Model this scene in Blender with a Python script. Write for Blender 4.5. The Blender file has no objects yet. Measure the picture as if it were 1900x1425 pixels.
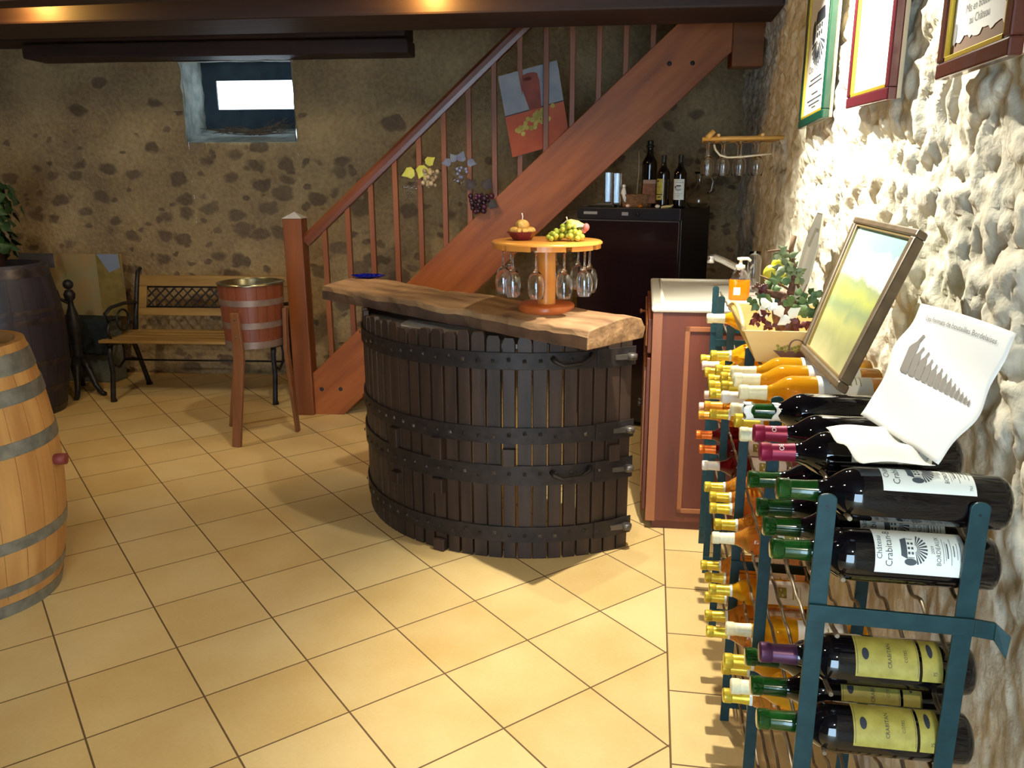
import bpy, bmesh, math, random
from mathutils import Vector, Matrix, noise
random.seed(7)
SC = bpy.context.scene
COL = SC.collection
PI = math.pi
# ------------------------------------------------------------------ camera
FPX, PIT, ROLL, YAW, CH = 1515.2, math.radians(14.42), math.radians(.24), math.radians(9.55), 1.55
CR = Vector((math.cos(YAW), math.sin(YAW), 0))
FH = Vector((-math.sin(YAW), math.cos(YAW), 0))
UPZ = Vector((0, 0, 1))
CF = FH*math.cos(PIT) - UPZ*math.sin(PIT)
CU = FH*math.sin(PIT) + UPZ*math.cos(PIT)
CC = Vector((0, 0, CH))
_c, _s = math.cos(ROLL), math.sin(ROLL)
cam_d = bpy.data.cameras.new('camera'); cam = bpy.data.objects.new('camera', cam_d); COL.objects.link(cam)
cam_d.sensor_fit = 'HORIZONTAL'; cam_d.sensor_width = 36; cam_d.lens = 36*FPX/1900; cam_d.clip_start = .02
rx = CR*_c + CU*(-_s); ry = CR*_s + CU*_c
cam.matrix_world = Matrix(((rx.x, ry.x, -CF.x, 0), (rx.y, ry.y, -CF.y, 0), (rx.z, ry.z, -CF.z, CH), (0, 0, 0, 1)))
SC.camera = cam

def ray(px, py):
    a = (px-950)/FPX; b = -(py-712.5)/FPX
    return CR*(a*_c+b*_s) + CU*(-a*_s+b*_c) + CF
def at(px, py, X=None, Y=None, Z=None):
    d = ray(px, py)
    t = X/d.x if X is not None else Y/d.y if Y is not None else (Z-CH)/d.z
    return CC + d*t
# ------------------------------------------------------------------ world, lamps, exposure
SC.view_settings.view_transform = 'Standard'; SC.view_settings.look = 'None'
SC.view_settings.gamma = 1; SC.view_settings.use_curve_mapping = False
SC.view_settings.exposure = 0.0
W = bpy.data.worlds.new('world'); SC.world = W; W.use_nodes = True
wb = W.node_tree.nodes['Background']; wb.inputs[0].default_value = (.55, .78, 1, 1); wb.inputs[1].default_value = 15
def spot(name, loc, target, energy, color, size=90, blend=.4, rad=.03):
    l = bpy.data.lights.new(name, 'SPOT'); l.energy = energy; l.color = color; l.spot_size = math.radians(size)
    l.spot_blend = blend; l.shadow_soft_size = rad
    o = bpy.data.objects.new(name, l); COL.objects.link(o); o.location = loc
    o.rotation_euler = (Vector(target)-Vector(loc)).to_track_quat('-Z', 'Y').to_euler(); return o
WARM = (1, .86, .62); WHITE = (1, .95, .80)
spot('spotlight_right_wall', (.10, 2.72, 2.44), (.54, 2.60, 1.50), 290, WHITE, 112, .5, .015)
spot('spotlight_bar', (-.10, 2.92, 2.42), (-.15, 2.9, 0), 50, WHITE, 120, .5, .02)
spot('spotlight_front_floor', (.30, -.9, 2.42), (-.1, 2.0, 0), 98, WARM, 75, .5, .02)
spot('spotlight_middle_floor', (-.9, .6, 2.42), (-.9, 1.7, 0), 26, WARM, 100, .6, .03)
spot('spotlight_left', (-3.15, 3.0, 2.42), (-3.5, 5.2, 1.0), 50, WARM, 125, .6, .03)
spot('spotlight_bench', (-1.45, 3.45, 2.42), (-2.2, 5.6, 1.1), 60, WARM, 125, .6, .03)
for x in (-3.22, -1.12):
    l = bpy.data.lights.new('beam_lamp', 'POINT'); l.energy = 16; l.color = (1, .56, .12); l.shadow_soft_size = .02
    o = bpy.data.objects.new('beam_lamp', l); COL.objects.link(o); o.location = (x, 4.27+.065*(x+.17), 2.42)

# ------------------------------------------------------------------ materials
MATS = {}
def lin(c): return tuple(((v/255)/12.92 if v/255 <= .04045 else ((v/255+.055)/1.055)**2.4) for v in c)
def base_mat(name):
    m = bpy.data.materials.new(name); m.use_nodes = True
    nt = m.node_tree; return m, nt, nt.nodes['Principled BSDF']
def mat(name, c1, c2=None, rough=.5, metal=0, scale=8, stretch=(1, 1, 1), bump=0, trans=0, ior=1.45, coat=0, emit=None, detail=4, alpha=1, coord='Object', lo=.35, hi=.65, rot=None):
    if name in MATS: return MATS[name]
    m, nt, p = base_mat(name); N = nt.nodes; L = nt.links
    c1 = lin(c1)
    p.inputs['Base Color'].default_value = (*c1, 1)
    p.inputs['Roughness'].default_value = rough; p.inputs['Metallic'].default_value = metal
    p.inputs['Transmission Weight'].default_value = trans; p.inputs['IOR'].default_value = ior
    p.inputs['Coat Weight'].default_value = coat; p.inputs['Alpha'].default_value = alpha
    if c2 is not None or bump:
        tc = N.new('ShaderNodeTexCoord'); mp = N.new('ShaderNodeMapping'); mp.inputs['Scale'].default_value = stretch
        if rot: mp.vector_type = 'TEXTURE'; mp.inputs['Rotation'].default_value = rot; mp.inputs['Scale'].default_value = [1/v for v in stretch]
        nz = N.new('ShaderNodeTexNoise'); nz.inputs['Scale'].default_value = scale; nz.inputs['Detail'].default_value = detail
        L.new(tc.outputs[coord], mp.inputs[0]); L.new(mp.outputs[0], nz.inputs['Vector'])
        if c2 is not None:
            r = N.new('ShaderNodeValToRGB'); r.color_ramp.elements[0].position = lo; r.color_ramp.elements[1].position = hi
            r.color_ramp.elements[0].color = (*c1, 1); r.color_ramp.elements[1].color = (*lin(c2), 1)
            L.new(nz.outputs[0], r.inputs[0]); L.new(r.outputs[0], p.inputs['Base Color'])
        if bump:
            b = N.new('ShaderNodeBump'); b.inputs['Strength'].default_value = bump; b.inputs['Distance'].default_value = .01
            L.new(nz.outputs[0], b.inputs['Height']); L.new(b.outputs[0], p.inputs['Normal'])
    if emit:
        p.inputs['Emission Color'].default_value = (*lin(emit[0]), 1); p.inputs['Emission Strength'].default_value = emit[1]
    MATS[name] = m; return m
def wood(name, c1, c2, axis='x', scale=6, rough=.45, bump=.3, coat=0):
    st = {'x': (.12, 1, 1), 'y': (1, .12, 1), 'z': (1, 1, .12)}[axis]
    return mat(name, c1, c2, rough=rough, scale=scale*4, stretch=st, bump=bump, coat=coat, detail=8, lo=.3, hi=.7)
M_BEAM = wood('dark_beam_wood', (44, 30, 30), (66, 46, 42), 'x', 3, rough=.6)
M_STAIR = wood('stair_wood', (108, 60, 30), (148, 88, 46), 'x', 2.5, rough=.35)
M_STAIRV = wood('stair_wood_vertical', (102, 54, 26), (138, 78, 38), 'z', 2.5, rough=.45)
M_RAIL = wood('handrail_wood', (98, 44, 28), (128, 62, 38), 'x', 2.5, rough=.3)
M_OAK = wood('barrel_oak', (172, 122, 68), (206, 158, 96), 'z', 4, rough=.5)
M_OAKRED = wood('tub_wood', (104, 52, 34), (134, 72, 46), 'z', 4, rough=.4)
M_TUBLEG = wood('tub_leg_wood', (110, 66, 40), (136, 88, 54), 'z', 4, rough=.4)
M_BARREL2 = wood('dark_barrel_wood', (36, 34, 46), (56, 50, 62), 'z', 4, rough=.5)
M_GALV = mat('galvanised_steel', (120, 122, 118), (150, 152, 146), rough=.5, metal=.6, scale=20, bump=.05)
M_TUBHOOP = mat('tub_hoop_metal', (130, 108, 98), (150, 126, 112), rough=.45, metal=.5, scale=20)
M_DARKHOOP = mat('dark_hoop_metal', (52, 46, 50), (80, 70, 70), rough=.4, metal=.5, scale=20)
M_IRON = mat('black_iron', (34, 34, 40), (52, 50, 54), rough=.45, metal=.4, scale=30, bump=.2)
M_PRESSWOOD = wood('press_stave_wood', (34, 25, 23), (64, 47, 38), 'z', 4, rough=.5)
M_PRESSIRON = mat('press_hoop_iron', (34, 30, 31), (50, 43, 42), rough=.5, metal=.3, scale=30, bump=.2)
M_NAIL = mat('worn_nail_metal', (96, 90, 84), rough=.4, metal=.6)
M_BARTOP = wood('bar_beam_wood', (128, 88, 52), (186, 140, 92), 'x', 2.4, rough=.55, bump=.8)
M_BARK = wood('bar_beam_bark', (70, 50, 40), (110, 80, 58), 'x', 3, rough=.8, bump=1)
M_BENCH = wood('bench_slat_wood', (130, 100, 56), (166, 132, 74), 'x', 4, rough=.45)
M_CAB = wood('cabinet_wood', (86, 40, 26), (110, 54, 34), 'z', 3, rough=.5)
M_CABTRIM = wood('cabinet_trim_wood', (134, 78, 46), (156, 98, 60), 'z', 3, rough=.35)
M_CAROUSEL = wood('carousel_wood', (206, 128, 48), (226, 152, 70), 'x', 3, rough=.3, bump=.1)
M_CAROBASE = wood('carousel_base_wood', (176, 84, 36), (196, 104, 50), 'x', 3, rough=.3, bump=.1)
M_BAMBOO = wood('bamboo', (196, 140, 62), (226, 178, 96), 'x', 4, rough=.4)
M_GREEN = mat('green_painted_steel', (18, 52, 58), (26, 62, 68), rough=.4, metal=.2, scale=40)
M_WIRE = mat('rack_wire', (104, 92, 76), (140, 126, 104), rough=.45, metal=.5, scale=40)
M_REDGLASS = mat('dark_wine_glass', (10, 9, 14), rough=.05, coat=.5)
M_SWEET = mat('golden_wine_glass', (246, 184, 34), rough=.04, trans=.6, ior=1.33)
M_AMBER = mat('amber_wine_glass', (236, 158, 60), rough=.04, trans=.7, ior=1.33)
M_PINKW = mat('red_wine_clear_glass', (120, 24, 28), rough=.04, trans=.6, ior=1.33)
M_GLASS = mat('clear_glass', (250, 252, 255), rough=.01, trans=1, ior=1.45)
M_WHITE = mat('white_paper', (236, 236, 232), rough=.7)
M_LABEL = mat('cream_label_paper', (226, 232, 226), rough=.6)
M_GOLDLABEL = mat('gold_label_paper', (150, 140, 60), (168, 158, 74), rough=.5, scale=60)
M_INK = mat('dark_ink', (40, 46, 56), rough=.7)
M_GREYINK = mat('grey_ink', (122, 120, 118), rough=.7)
M_CAP = {
 'yellow': mat('gold_foil', (200, 170, 40), (222, 198, 70), rough=.3, metal=.45, scale=60),
 'cream': mat('cream_foil', (222, 212, 170), (236, 230, 196), rough=.4, scale=80),
 'white': mat('white_foil', (226, 216, 200), rough=.4),
 'pale': mat('pale_pink_foil', (230, 196, 178), rough=.4),
 'orange': mat('orange_foil', (216, 96, 30), (240, 130, 50), rough=.3, metal=.4, scale=60),
 'amber': mat('amber_foil', (222, 150, 50), rough=.3, metal=.3),
 'green': mat('dark_green_capsule', (12, 50, 14), (20, 70, 18), rough=.15, scale=40, coat=.5),
 'pink': mat('magenta_foil', (134, 28, 62), rough=.35, metal=.3),
 'purple': mat('purple_foil', (74, 38, 66), rough=.35, metal=.4),
 'black': mat('black_capsule', (24, 26, 24), rough=.4),
}
# ------------------------------------------------------------------ mesh builder
ORG = {}
class MB:
    def __init__(s): s.v = []; s.f = []; s.sm = []
    def add(s, vs, fs, smooth=False):
        n = len(s.v); s.v += [Vector(v) for v in vs]; s.f += [tuple(i+n for i in f) for f in fs]; s.sm += [smooth]*len(fs); return s
    def hexa(s, p):   # p: 4 bottom (ccw), 4 top
        return s.add(p, [(3, 2, 1, 0), (4, 5, 6, 7), (0, 1, 5, 4), (1, 2, 6, 5), (2, 3, 7, 6), (3, 0, 4, 7)])
    def box(s, lo, hi):
        a, b = lo, hi
        return s.hexa([(a[0], a[1], a[2]), (b[0], a[1], a[2]), (b[0], b[1], a[2]), (a[0], b[1], a[2]), (a[0], a[1], b[2]), (b[0], a[1], b[2]), (b[0], b[1], b[2]), (a[0], b[1], b[2])])
    def obox(s, c, ax, ay, az):   # centre and three half-axis vectors
        c = Vector(c); ax = Vector(ax); ay = Vector(ay); az = Vector(az)
        return s.hexa([c-ax-ay-az, c+ax-ay-az, c+ax+ay-az, c-ax+ay-az, c-ax-ay+az, c+ax-ay+az, c+ax+ay+az, c-ax+ay+az])
    def bar(s, a, b, w, h, side=None):
        a = Vector(a); b = Vector(b); d = (b-a)
        sd = Vector(side) if side is not None else d.cross(UPZ)
        if sd.length < 1e-6: sd = Vector((1, 0, 0))
        sd = (sd - d*(sd.dot(d)/d.dot(d))).normalized(); up = sd.cross(d).normalized()
        return s.obox((a+b)/2, d/2, sd*w/2, up*h/2)
    def prism(s, poly, off):
        n = len(poly); off = Vector(off); p = [Vector(q) for q in poly]
        fs = [tuple(range(n))[::-1], tuple(range(n, 2*n))] + [(i, (i+1) % n, (i+1) % n+n, i+n) for i in range(n)]
        return s.add(p+[q+off for q in p], fs)
    def tube(s, pts, r, seg=8, closed=False, smooth=True):
        pts = [Vector(p) for p in pts]; n = len(pts); rr = r if isinstance(r, (list, tuple)) else [r]*n
        vs = []; up = None
        for i, p in enumerate(pts):
            if closed: d = pts[(i+1) % n]-pts[i-1]
            else: d = pts[min(i+1, n-1)]-pts[max(i-1, 0)]
            if d.length < 1e-9: d = Vector((0, 0, 1))
            d.normalize()
            if up is None:
                up = Vector((0, 0, 1)) if abs(d.z) < .9 else Vector((1, 0, 0))
            up = (up - d*up.dot(d)); up = up.normalized() if up.length > 1e-6 else d.orthogonal().normalized()
            sd = d.cross(up)
            for k in range(seg):
                a = 2*PI*k/seg; vs.append(p + (up*math.cos(a)+sd*math.sin(a))*rr[i])
        fs = []
        for i in range(n if closed else n-1):
            j = (i+1) % n
            for k in range(seg):
                k2 = (k+1) % seg; fs.append((i*seg+k, i*seg+k2, j*seg+k2, j*seg+k))
        s.add(vs, fs, smooth)
        if not closed:
            m = len(s.v)-len(vs)
            s.f += [tuple(m+k for k in range(seg))[::-1], tuple(m+(n-1)*seg+k for k in range(seg))]; s.sm += [False, False]
        return s
    def lathe(s, prof, seg=24, o=(0, 0, 0), R=None, a0=0, a1=2*PI, smooth=True):
        o = Vector(o); full = abs(a1-a0-2*PI) < 1e-6; m = seg if full else seg+1
        runs = [[]]
        for p in prof:            # None breaks the smoothing (sharp edge)
            if p is None: runs.append([runs[-1][-1]])
            else: runs[-1].append(p)
        for run in runs:
            vs = []; fs = []
            for (r, z) in run:
                for k in range(m):
                    a = a0+(a1-a0)*k/seg; v = Vector((r*math.cos(a), r*math.sin(a), z))
                    vs.append(o+(R @ v if R else v))
            for i in range(len(run)-1):
                for k in range(seg):
                    k2 = (k+1) % m if full else k+1
                    fs.append((i*m+k, i*m+k2, (i+1)*m+k2, (i+1)*m+k))
            s.add(vs, fs, smooth)
        return s
    def sphere(s, c, r, seg=12, rings=8, sc=(1, 1, 1), R=None):
        c = Vector(c); vs = []; fs = []
        for i in range(rings+1):
            t = PI*i/rings
            for k in range(seg):
                a = 2*PI*k/seg; v = Vector((r*math.sin(t)*math.cos(a)*sc[0], r*math.sin(t)*math.sin(a)*sc[1], r*math.cos(t)*sc[2]))
                vs.append(c+(R @ v if R else v))
        for i in range(rings):
            for k in range(seg):
                k2 = (k+1) % seg; fs.append((i*seg+k, (i+1)*seg+k, (i+1)*seg+k2, i*seg+k2))
        return s.add(vs, fs, True)
    def grid(s, fn, nu, nv, smooth=True):
        vs = [fn(i/nu, j/nv) for j in range(nv+1) for i in range(nu+1)]
        fs = [(j*(nu+1)+i, j*(nu+1)+i+1, (j+1)*(nu+1)+i+1, (j+1)*(nu+1)+i) for j in range(nv) for i in range(nu)]
        return s.add(vs, fs, smooth)
    def build(s, name, m, parent=None, bevel=0, local=False, solid=0, subsurf=0, recalc=True):
        me = bpy.data.meshes.new(name)
        o = bpy.data.objects.new(name, me); COL.objects.link(o)
        org = Vector((0, 0, 0))
        if parent is not None:
            o.parent = parent
            org = ORG.get(parent.name, org)
            if local: org = Vector((0, 0, 0))
        elif not local and s.v:
            org = Vector((sum(v.x for v in s.v)/len(s.v), sum(v.y for v in s.v)/len(s.v), min(v.z for v in s.v)))
            o.location = org
        ORG[o.name] = org
        me.from_pydata([tuple(v-org) for v in s.v], [], s.f); me.validate(verbose=False)
        if recalc:
            bm = bmesh.new(); bm.from_mesh(me); bmesh.ops.recalc_face_normals(bm, faces=bm.faces); bm.to_mesh(me); bm.free()
        if len(me.polygons) == len(s.sm): me.polygons.foreach_set('use_smooth', s.sm)
        me.materials.append(m); me.update()
        if solid:
            q = o.modifiers.new('thickness', 'SOLIDIFY'); q.thickness = solid; q.offset = 0
        if subsurf:
            q = o.modifiers.new('smooth', 'SUBSURF'); q.levels = q.render_levels = subsurf
        if bevel:
            q = o.modifiers.new('bevel', 'BEVEL'); q.width = bevel; q.segments = 2; q.limit_method = 'ANGLE'; q.angle_limit = math.radians(40)
        return o
def thing(name, label, cat, loc=(0, 0, 0), group=None):
    o = bpy.data.objects.new(name, None); COL.objects.link(o); o.location = loc; o.empty_display_size = .05
    ORG[o.name] = Vector(loc); o['label'] = label; o['category'] = cat
    if group: o['group'] = group
    return o
def tag(o, label, cat, group=None, kind=None):
    o['label'] = label; o['category'] = cat
    if group: o['group'] = group
    if kind: o['kind'] = kind
    return o
def struct(o, label=None):
    o['kind'] = 'structure'
    if label: o['label'] = label
    return o
def copy_tree(o, parent=None):
    c = o.copy(); COL.objects.link(c)
    if parent is not None: c.parent = parent
    for ch in list(o.children): copy_tree(ch, c)
    return c
_TX = {}
def text2d(s, size=1, align='CENTER', res=2):
    k = (s, align, res)
    if k not in _TX:
        cu = bpy.data.curves.new('t', 'FONT'); cu.body = s; cu.align_x = align; cu.resolution_u = res
        ob = bpy.data.objects.new('t', cu); me = ob.to_mesh()
        _TX[k] = ([(v.co.x, v.co.y) for v in me.vertices], [tuple(p.vertices) for p in me.polygons])
        ob.to_mesh_clear(); bpy.data.objects.remove(ob); bpy.data.curves.remove(cu)
    vs, fs = _TX[k]
    return [(x*size, y*size) for x, y in vs], fs
class Flat:  # 2-D marks collected, then mapped to a surface
    def __init__(s): s.v = []; s.f = []
    def add(s, vs, fs): n = len(s.v); s.v += vs; s.f += [tuple(i+n for i in f) for f in fs]; return s
    def text(s, t, x, y, size, align='CENTER'):
        vs, fs = text2d(t, size, align); return s.add([(a+x, b+y) for a, b in vs], fs)
    def rect(s, x0, y0, x1, y1): return s.add([(x0, y0), (x1, y0), (x1, y1), (x0, y1)], [(0, 1, 2, 3)])
    def poly(s, ps): return s.add(list(ps), [tuple(range(len(ps)))])
    def disc(s, x, y, rx, ry=None, n=14):
        ry = ry or rx; return s.poly([(x+rx*math.cos(2*PI*k/n), y+ry*math.sin(2*PI*k/n)) for k in range(n)])
    def emblem(s, x, y, k):   # farmhouse with rows of vines fanning out below it
        s.poly([(x-.30*k, y+.06*k), (x-.22*k, y+.22*k), (x+.26*k, y+.22*k), (x+.34*k, y+.06*k)])
        s.rect(x-.27*k, y-.12*k, x-.25*k, y+.06*k); s.rect(x+.28*k, y-.12*k, x+.30*k, y+.06*k)
        for a in (-.17, -.03, .11):
            s.rect(x+a*k, y-.02*k, x+(a+.07)*k, y+.04*k); s.rect(x+a*k, y-.11*k, x+(a+.07)*k, y-.05*k)
        s.disc(x-.38*k, y-.02*k, .1*k, .16*k)
        for i in range(11):
            a0 = PI+.15+i*(PI-.3)/11; a1 = a0+(PI-.3)/11*.55
            s.poly([(x+.10*k*math.cos(a0), y-.14*k+.06*k*math.sin(a0)), (x+.45*k*math.cos(a0), y-.14*k+.34*k*math.sin(a0)), (x+.45*k*math.cos(a1), y-.14*k+.34*k*math.sin(a1)), (x+.10*k*math.cos(a1), y-.14*k+.06*k*math.sin(a1))])
        return s
    def to(s, fn, cut=0):
        bm = bmesh.new(); vs = [bm.verts.new((a, b, 0)) for a, b in s.v]
        for f in s.f:
            try: bm.faces.new([vs[i] for i in f])
            except ValueError: pass
        bmesh.ops.triangulate(bm, faces=bm.faces)
        if cut:
            for _ in range(4):
                es = [e for e in bm.edges if e.calc_length() > cut]
                if not es: break
                bmesh.ops.subdivide_edges(bm, edges=es, cuts=1)
            bmesh.ops.triangulate(bm, faces=bm.faces)
        bm.verts.ensure_lookup_table(); bm.verts.index_update()
        m = MB(); m.add([fn(v.co.x, v.co.y) for v in bm.verts], [tuple(v.index for v in f.verts) for f in bm.faces]); bm.free(); return m
# frame of the back part of the room (walls there are turned by 5 degrees)
EX = Vector((.996, .0896, 0)).normalized(); EY = Vector((-EX.y, EX.x, 0)); P0 = Vector((-2.285, 4.91, 0))
def E(u, v, z): return P0+EX*u+EY*v+UPZ*z
def onS(px, py, v=0):
    d = ray(px, py); q = P0+EY*v; t = (q-CC).dot(EY)/d.dot(EY); p = CC+d*t; return (p-P0).dot(EX), p.z
def smooth01(x): x = max(0, min(1, x)); return x*x*(3-2*x)
# ================================================================== THE ROOM
def floor_material():
    m, nt, p = base_mat('floor_tiles'); N = nt.nodes; L = nt.links
    geo = N.new('ShaderNodeNewGeometry')
    def mapping(loc, rot):
        q = N.new('ShaderNodeMapping'); q.vector_type = 'TEXTURE'
        q.inputs['Location'].default_value = (*loc, 0); q.inputs['Rotation'].default_value = (0, 0, rot); q.inputs['Scale'].default_value = (.33, .33, .33)
        L.new(geo.outputs['Position'], q.inputs[0]); return q
    def math_(op, a, b=None, c=None):
        q = N.new('ShaderNodeMath'); q.operation = op
        for i, x in enumerate((a, b, c)):
            if x is None: continue
            if isinstance(x, (int, float)): q.inputs[i].default_value = x
            else: L.new(x, q.inputs[i])
        return q.outputs[0]
    def cells(q):
        sx = N.new('ShaderNodeSeparateXYZ'); L.new(q.outputs[0], sx.inputs[0])
        outs = []
        for ch in ('X', 'Y'):
            fr = math_('FRACT', sx.outputs[ch]); outs.append(math_('MINIMUM', fr, math_('SUBTRACT', 1.0, fr)))
        edge = math_('MINIMUM', outs[0], outs[1])
        fl = N.new('ShaderNodeVectorMath'); fl.operation = 'FLOOR'; L.new(q.outputs[0], fl.inputs[0])
        return edge, fl.outputs[0]
    e1, c1 = cells(mapping((-.599, 2.703), PI/4)); e2, c2 = cells(mapping((.107, 3.251), 0))
    sp = N.new('ShaderNodeSeparateXYZ'); L.new(geo.outputs['Position'], sp.inputs[0])
    side = math_('GREATER_THAN', sp.outputs['X'], .107)
    edge = N.new('ShaderNodeMix'); L.new(side, edge.inputs[0]); L.new(e1, edge.inputs[2]); L.new(e2, edge.inputs[3])
    bd = math_('ABSOLUTE', math_('SUBTRACT', sp.outputs['X'], .107))
    grout = math_('MAXIMUM', math_('LESS_THAN', edge.outputs[0], .0085), math_('LESS_THAN', bd, .003))
    cv = N.new('ShaderNodeMix'); cv.data_type = 'VECTOR'; L.new(side, cv.inputs[0]); L.new(c1, cv.inputs[4]); L.new(c2, cv.inputs[5])
    wn = N.new('ShaderNodeTexWhiteNoise'); L.new(cv.outputs[1], wn.inputs['Vector'])
    nz = N.new('ShaderNodeTexNoise'); nz.inputs['Scale'].default_value = 3.5; nz.inputs['Detail'].default_value = 5
    L.new(geo.outputs['Position'], nz.inputs['Vector'])
    nf = N.new('ShaderNodeTexNoise'); nf.inputs['Scale'].default_value = 90; nf.inputs['Detail'].default_value = 3; L.new(geo.outputs['Position'], nf.inputs['Vector'])
    f = math_('ADD', math_('MULTIPLY', wn.outputs['Value'], .3), math_('ADD', math_('MULTIPLY', nz.outputs[0], .75), math_('MULTIPLY', nf.outputs[0], .25)))
    r = N.new('ShaderNodeValToRGB'); r.color_ramp.elements[0].position = .35; r.color_ramp.elements[1].position = .85
    r.color_ramp.elements[0].color = (*lin((208, 172, 108)), 1); r.color_ramp.elements[1].color = (*lin((228, 200, 142)), 1); L.new(f, r.inputs[0])
    mx = N.new('ShaderNodeMix'); mx.data_type = 'RGBA'; L.new(grout, mx.inputs[0]); L.new(r.outputs[0], mx.inputs[6]); mx.inputs[7].default_value = (*lin((104, 78, 46)), 1)
    L.new(mx.outputs[2], p.inputs['Base Color'])
    L.new(math_('ADD', .38, math_('MULTIPLY', grout, .5)), p.inputs['Roughness'])
    b = N.new('ShaderNodeBump'); b.inputs['Strength'].default_value = .5; b.inputs['Distance'].default_value = .004
    L.new(math_('SUBTRACT', math_('MULTIPLY', nz.outputs[0], .15), grout), b.inputs['Height']); L.new(b.outputs[0], p.inputs['Normal'])
    return m
def stone_material():
    m, nt, p = base_mat('rubble_stone_wall'); N = nt.nodes; L = nt.links
    geo = N.new('ShaderNodeNewGeometry')
    def math_(op, a, b=None, c=None):
        q = N.new('ShaderNodeMath'); q.operation = op
        for i, x in enumerate((a, b, c)):
            if x is None: continue
            if isinstance(x, (int, float)): q.inputs[i].default_value = x
            else: L.new(x, q.inputs[i])
        return q.outputs[0]
    nz = N.new('ShaderNodeTexNoise'); nz.inputs['Scale'].default_value = 9; nz.inputs['Detail'].default_value = 5; L.new(geo.outputs['Position'], nz.inputs['Vector'])
    dv = N.new('ShaderNodeVectorMath'); dv.operation = 'MULTIPLY_ADD'; L.new(nz.outputs['Color'], dv.inputs[0]); dv.inputs[1].default_value = (.11, .11, .11); L.new(geo.outputs['Position'], dv.inputs[2])
    sep = N.new('ShaderNodeSeparateXYZ'); L.new(geo.outputs['Position'], sep.inputs[0])
    masks = []
    for sc, zs, thr, keep, off in ((5.0, 1.45, .47, .30, 0), (8.6, 1.5, .40, .42, 3.3)):
        mp = N.new('ShaderNodeMapping'); mp.inputs['Scale'].default_value = (1, .35, zs); mp.inputs['Location'].default_value = (off, off, off)
        L.new(dv.outputs[0], mp.inputs[0])
        vo = N.new('ShaderNodeTexVoronoi'); vo.inputs['Scale'].default_value = sc; vo.inputs['Randomness'].default_value = .85; L.new(mp.outputs[0], vo.inputs['Vector'])
        cs = N.new('ShaderNodeSeparateColor'); L.new(vo.outputs['Color'], cs.inputs[0])
        t = math_('ADD', thr-.16, math_('MULTIPLY', cs.outputs[1], .2))
        edge = math_('SMOOTH_MIN', 1.0, math_('MAXIMUM', 0.0, math_('MULTIPLY', math_('SUBTRACT', t, vo.outputs['Distance']), 8.0)), .1)
        # fewer stones show high up on the wall, where the render covers them
        gate = math_('SUBTRACT', cs.outputs[0], math_('MULTIPLY', math_('MAXIMUM', 0.0, math_('SUBTRACT', sep.outputs['Z'], 1.35)), .75))
        masks.append((math_('MULTIPLY', edge, math_('GREATER_THAN', gate, keep)), cs.outputs[2]))
    mask = math_('MAXIMUM', masks[0][0], masks[1][0])
    n2 = N.new('ShaderNodeTexNoise'); n2.inputs['Scale'].default_value = 34; n2.inputs['Detail'].default_value = 6; L.new(geo.outputs['Position'], n2.inputs['Vector'])
    n3 = N.new('ShaderNodeTexNoise'); n3.inputs['Scale'].default_value = 2.2; n3.inputs['Detail'].default_value = 4; L.new(geo.outputs['Position'], n3.inputs['Vector'])
    mo = N.new('ShaderNodeValToRGB'); mo.color_ramp.elements[0].position = .36; mo.color_ramp.elements[1].position = .66
    mo.color_ramp.elements[0].color = (*lin((134, 112, 84)), 1); mo.color_ramp.elements[1].color = (*lin((184, 158, 114)), 1)
    L.new(math_('ADD', math_('MULTIPLY', n3.outputs[0], .6), math_('MULTIPLY', n2.outputs[0], .4)), mo.inputs[0])
    st = N.new('ShaderNodeValToRGB'); st.color_ramp.elements[0].color = (*lin((68, 54, 46)), 1); st.color_ramp.elements[1].color = (*lin((118, 98, 78)), 1)
    L.new(math_('ADD', math_('MULTIPLY', masks[0][1], .5), math_('MULTIPLY', n2.outputs[0], .5)), st.inputs[0])
    mx = N.new('ShaderNodeMix'); mx.data_type = 'RGBA'; L.new(math_('MULTIPLY', mask, .78), mx.inputs[0]); L.new(mo.outputs[0], mx.inputs[6]); L.new(st.outputs[0], mx.inputs[7])
    L.new(mx.outputs[2], p.inputs['Base Color']); p.inputs['Roughness'].default_value = .92
    b = N.new('ShaderNodeBump'); b.inputs['Strength'].default_value = .7; b.inputs['Distance'].default_value = .02
    L.new(math_('ADD', math_('MULTIPLY', mask, -.4), math_('ADD', n2.outputs[0], math_('MULTIPLY', n3.outputs[0], 2.0))), b.inputs['Height']); L.new(b.outputs[0], p.inputs['Normal'])
    return m
M_FLOOR = floor_material(); M_STONE = stone_material()
M_LIME = mat('pale_limestone_wall', (186, 180, 160), (220, 214, 196), rough=.95, scale=14, bump=1.3, detail=14, lo=.3, hi=.6)
M_REVEAL = mat('whitewashed_reveal', (140, 150, 146), (186, 192, 186), rough=.9, scale=12, bump=.5, detail=8)
M_DARKBOARD = mat('dark_window_board', (44, 58, 70), (58, 74, 86), rough=.7, scale=9)
M_CEIL = wood('ceiling_boards', (46, 32, 28), (64, 46, 38), 'x', 2, rough=.6)

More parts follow.
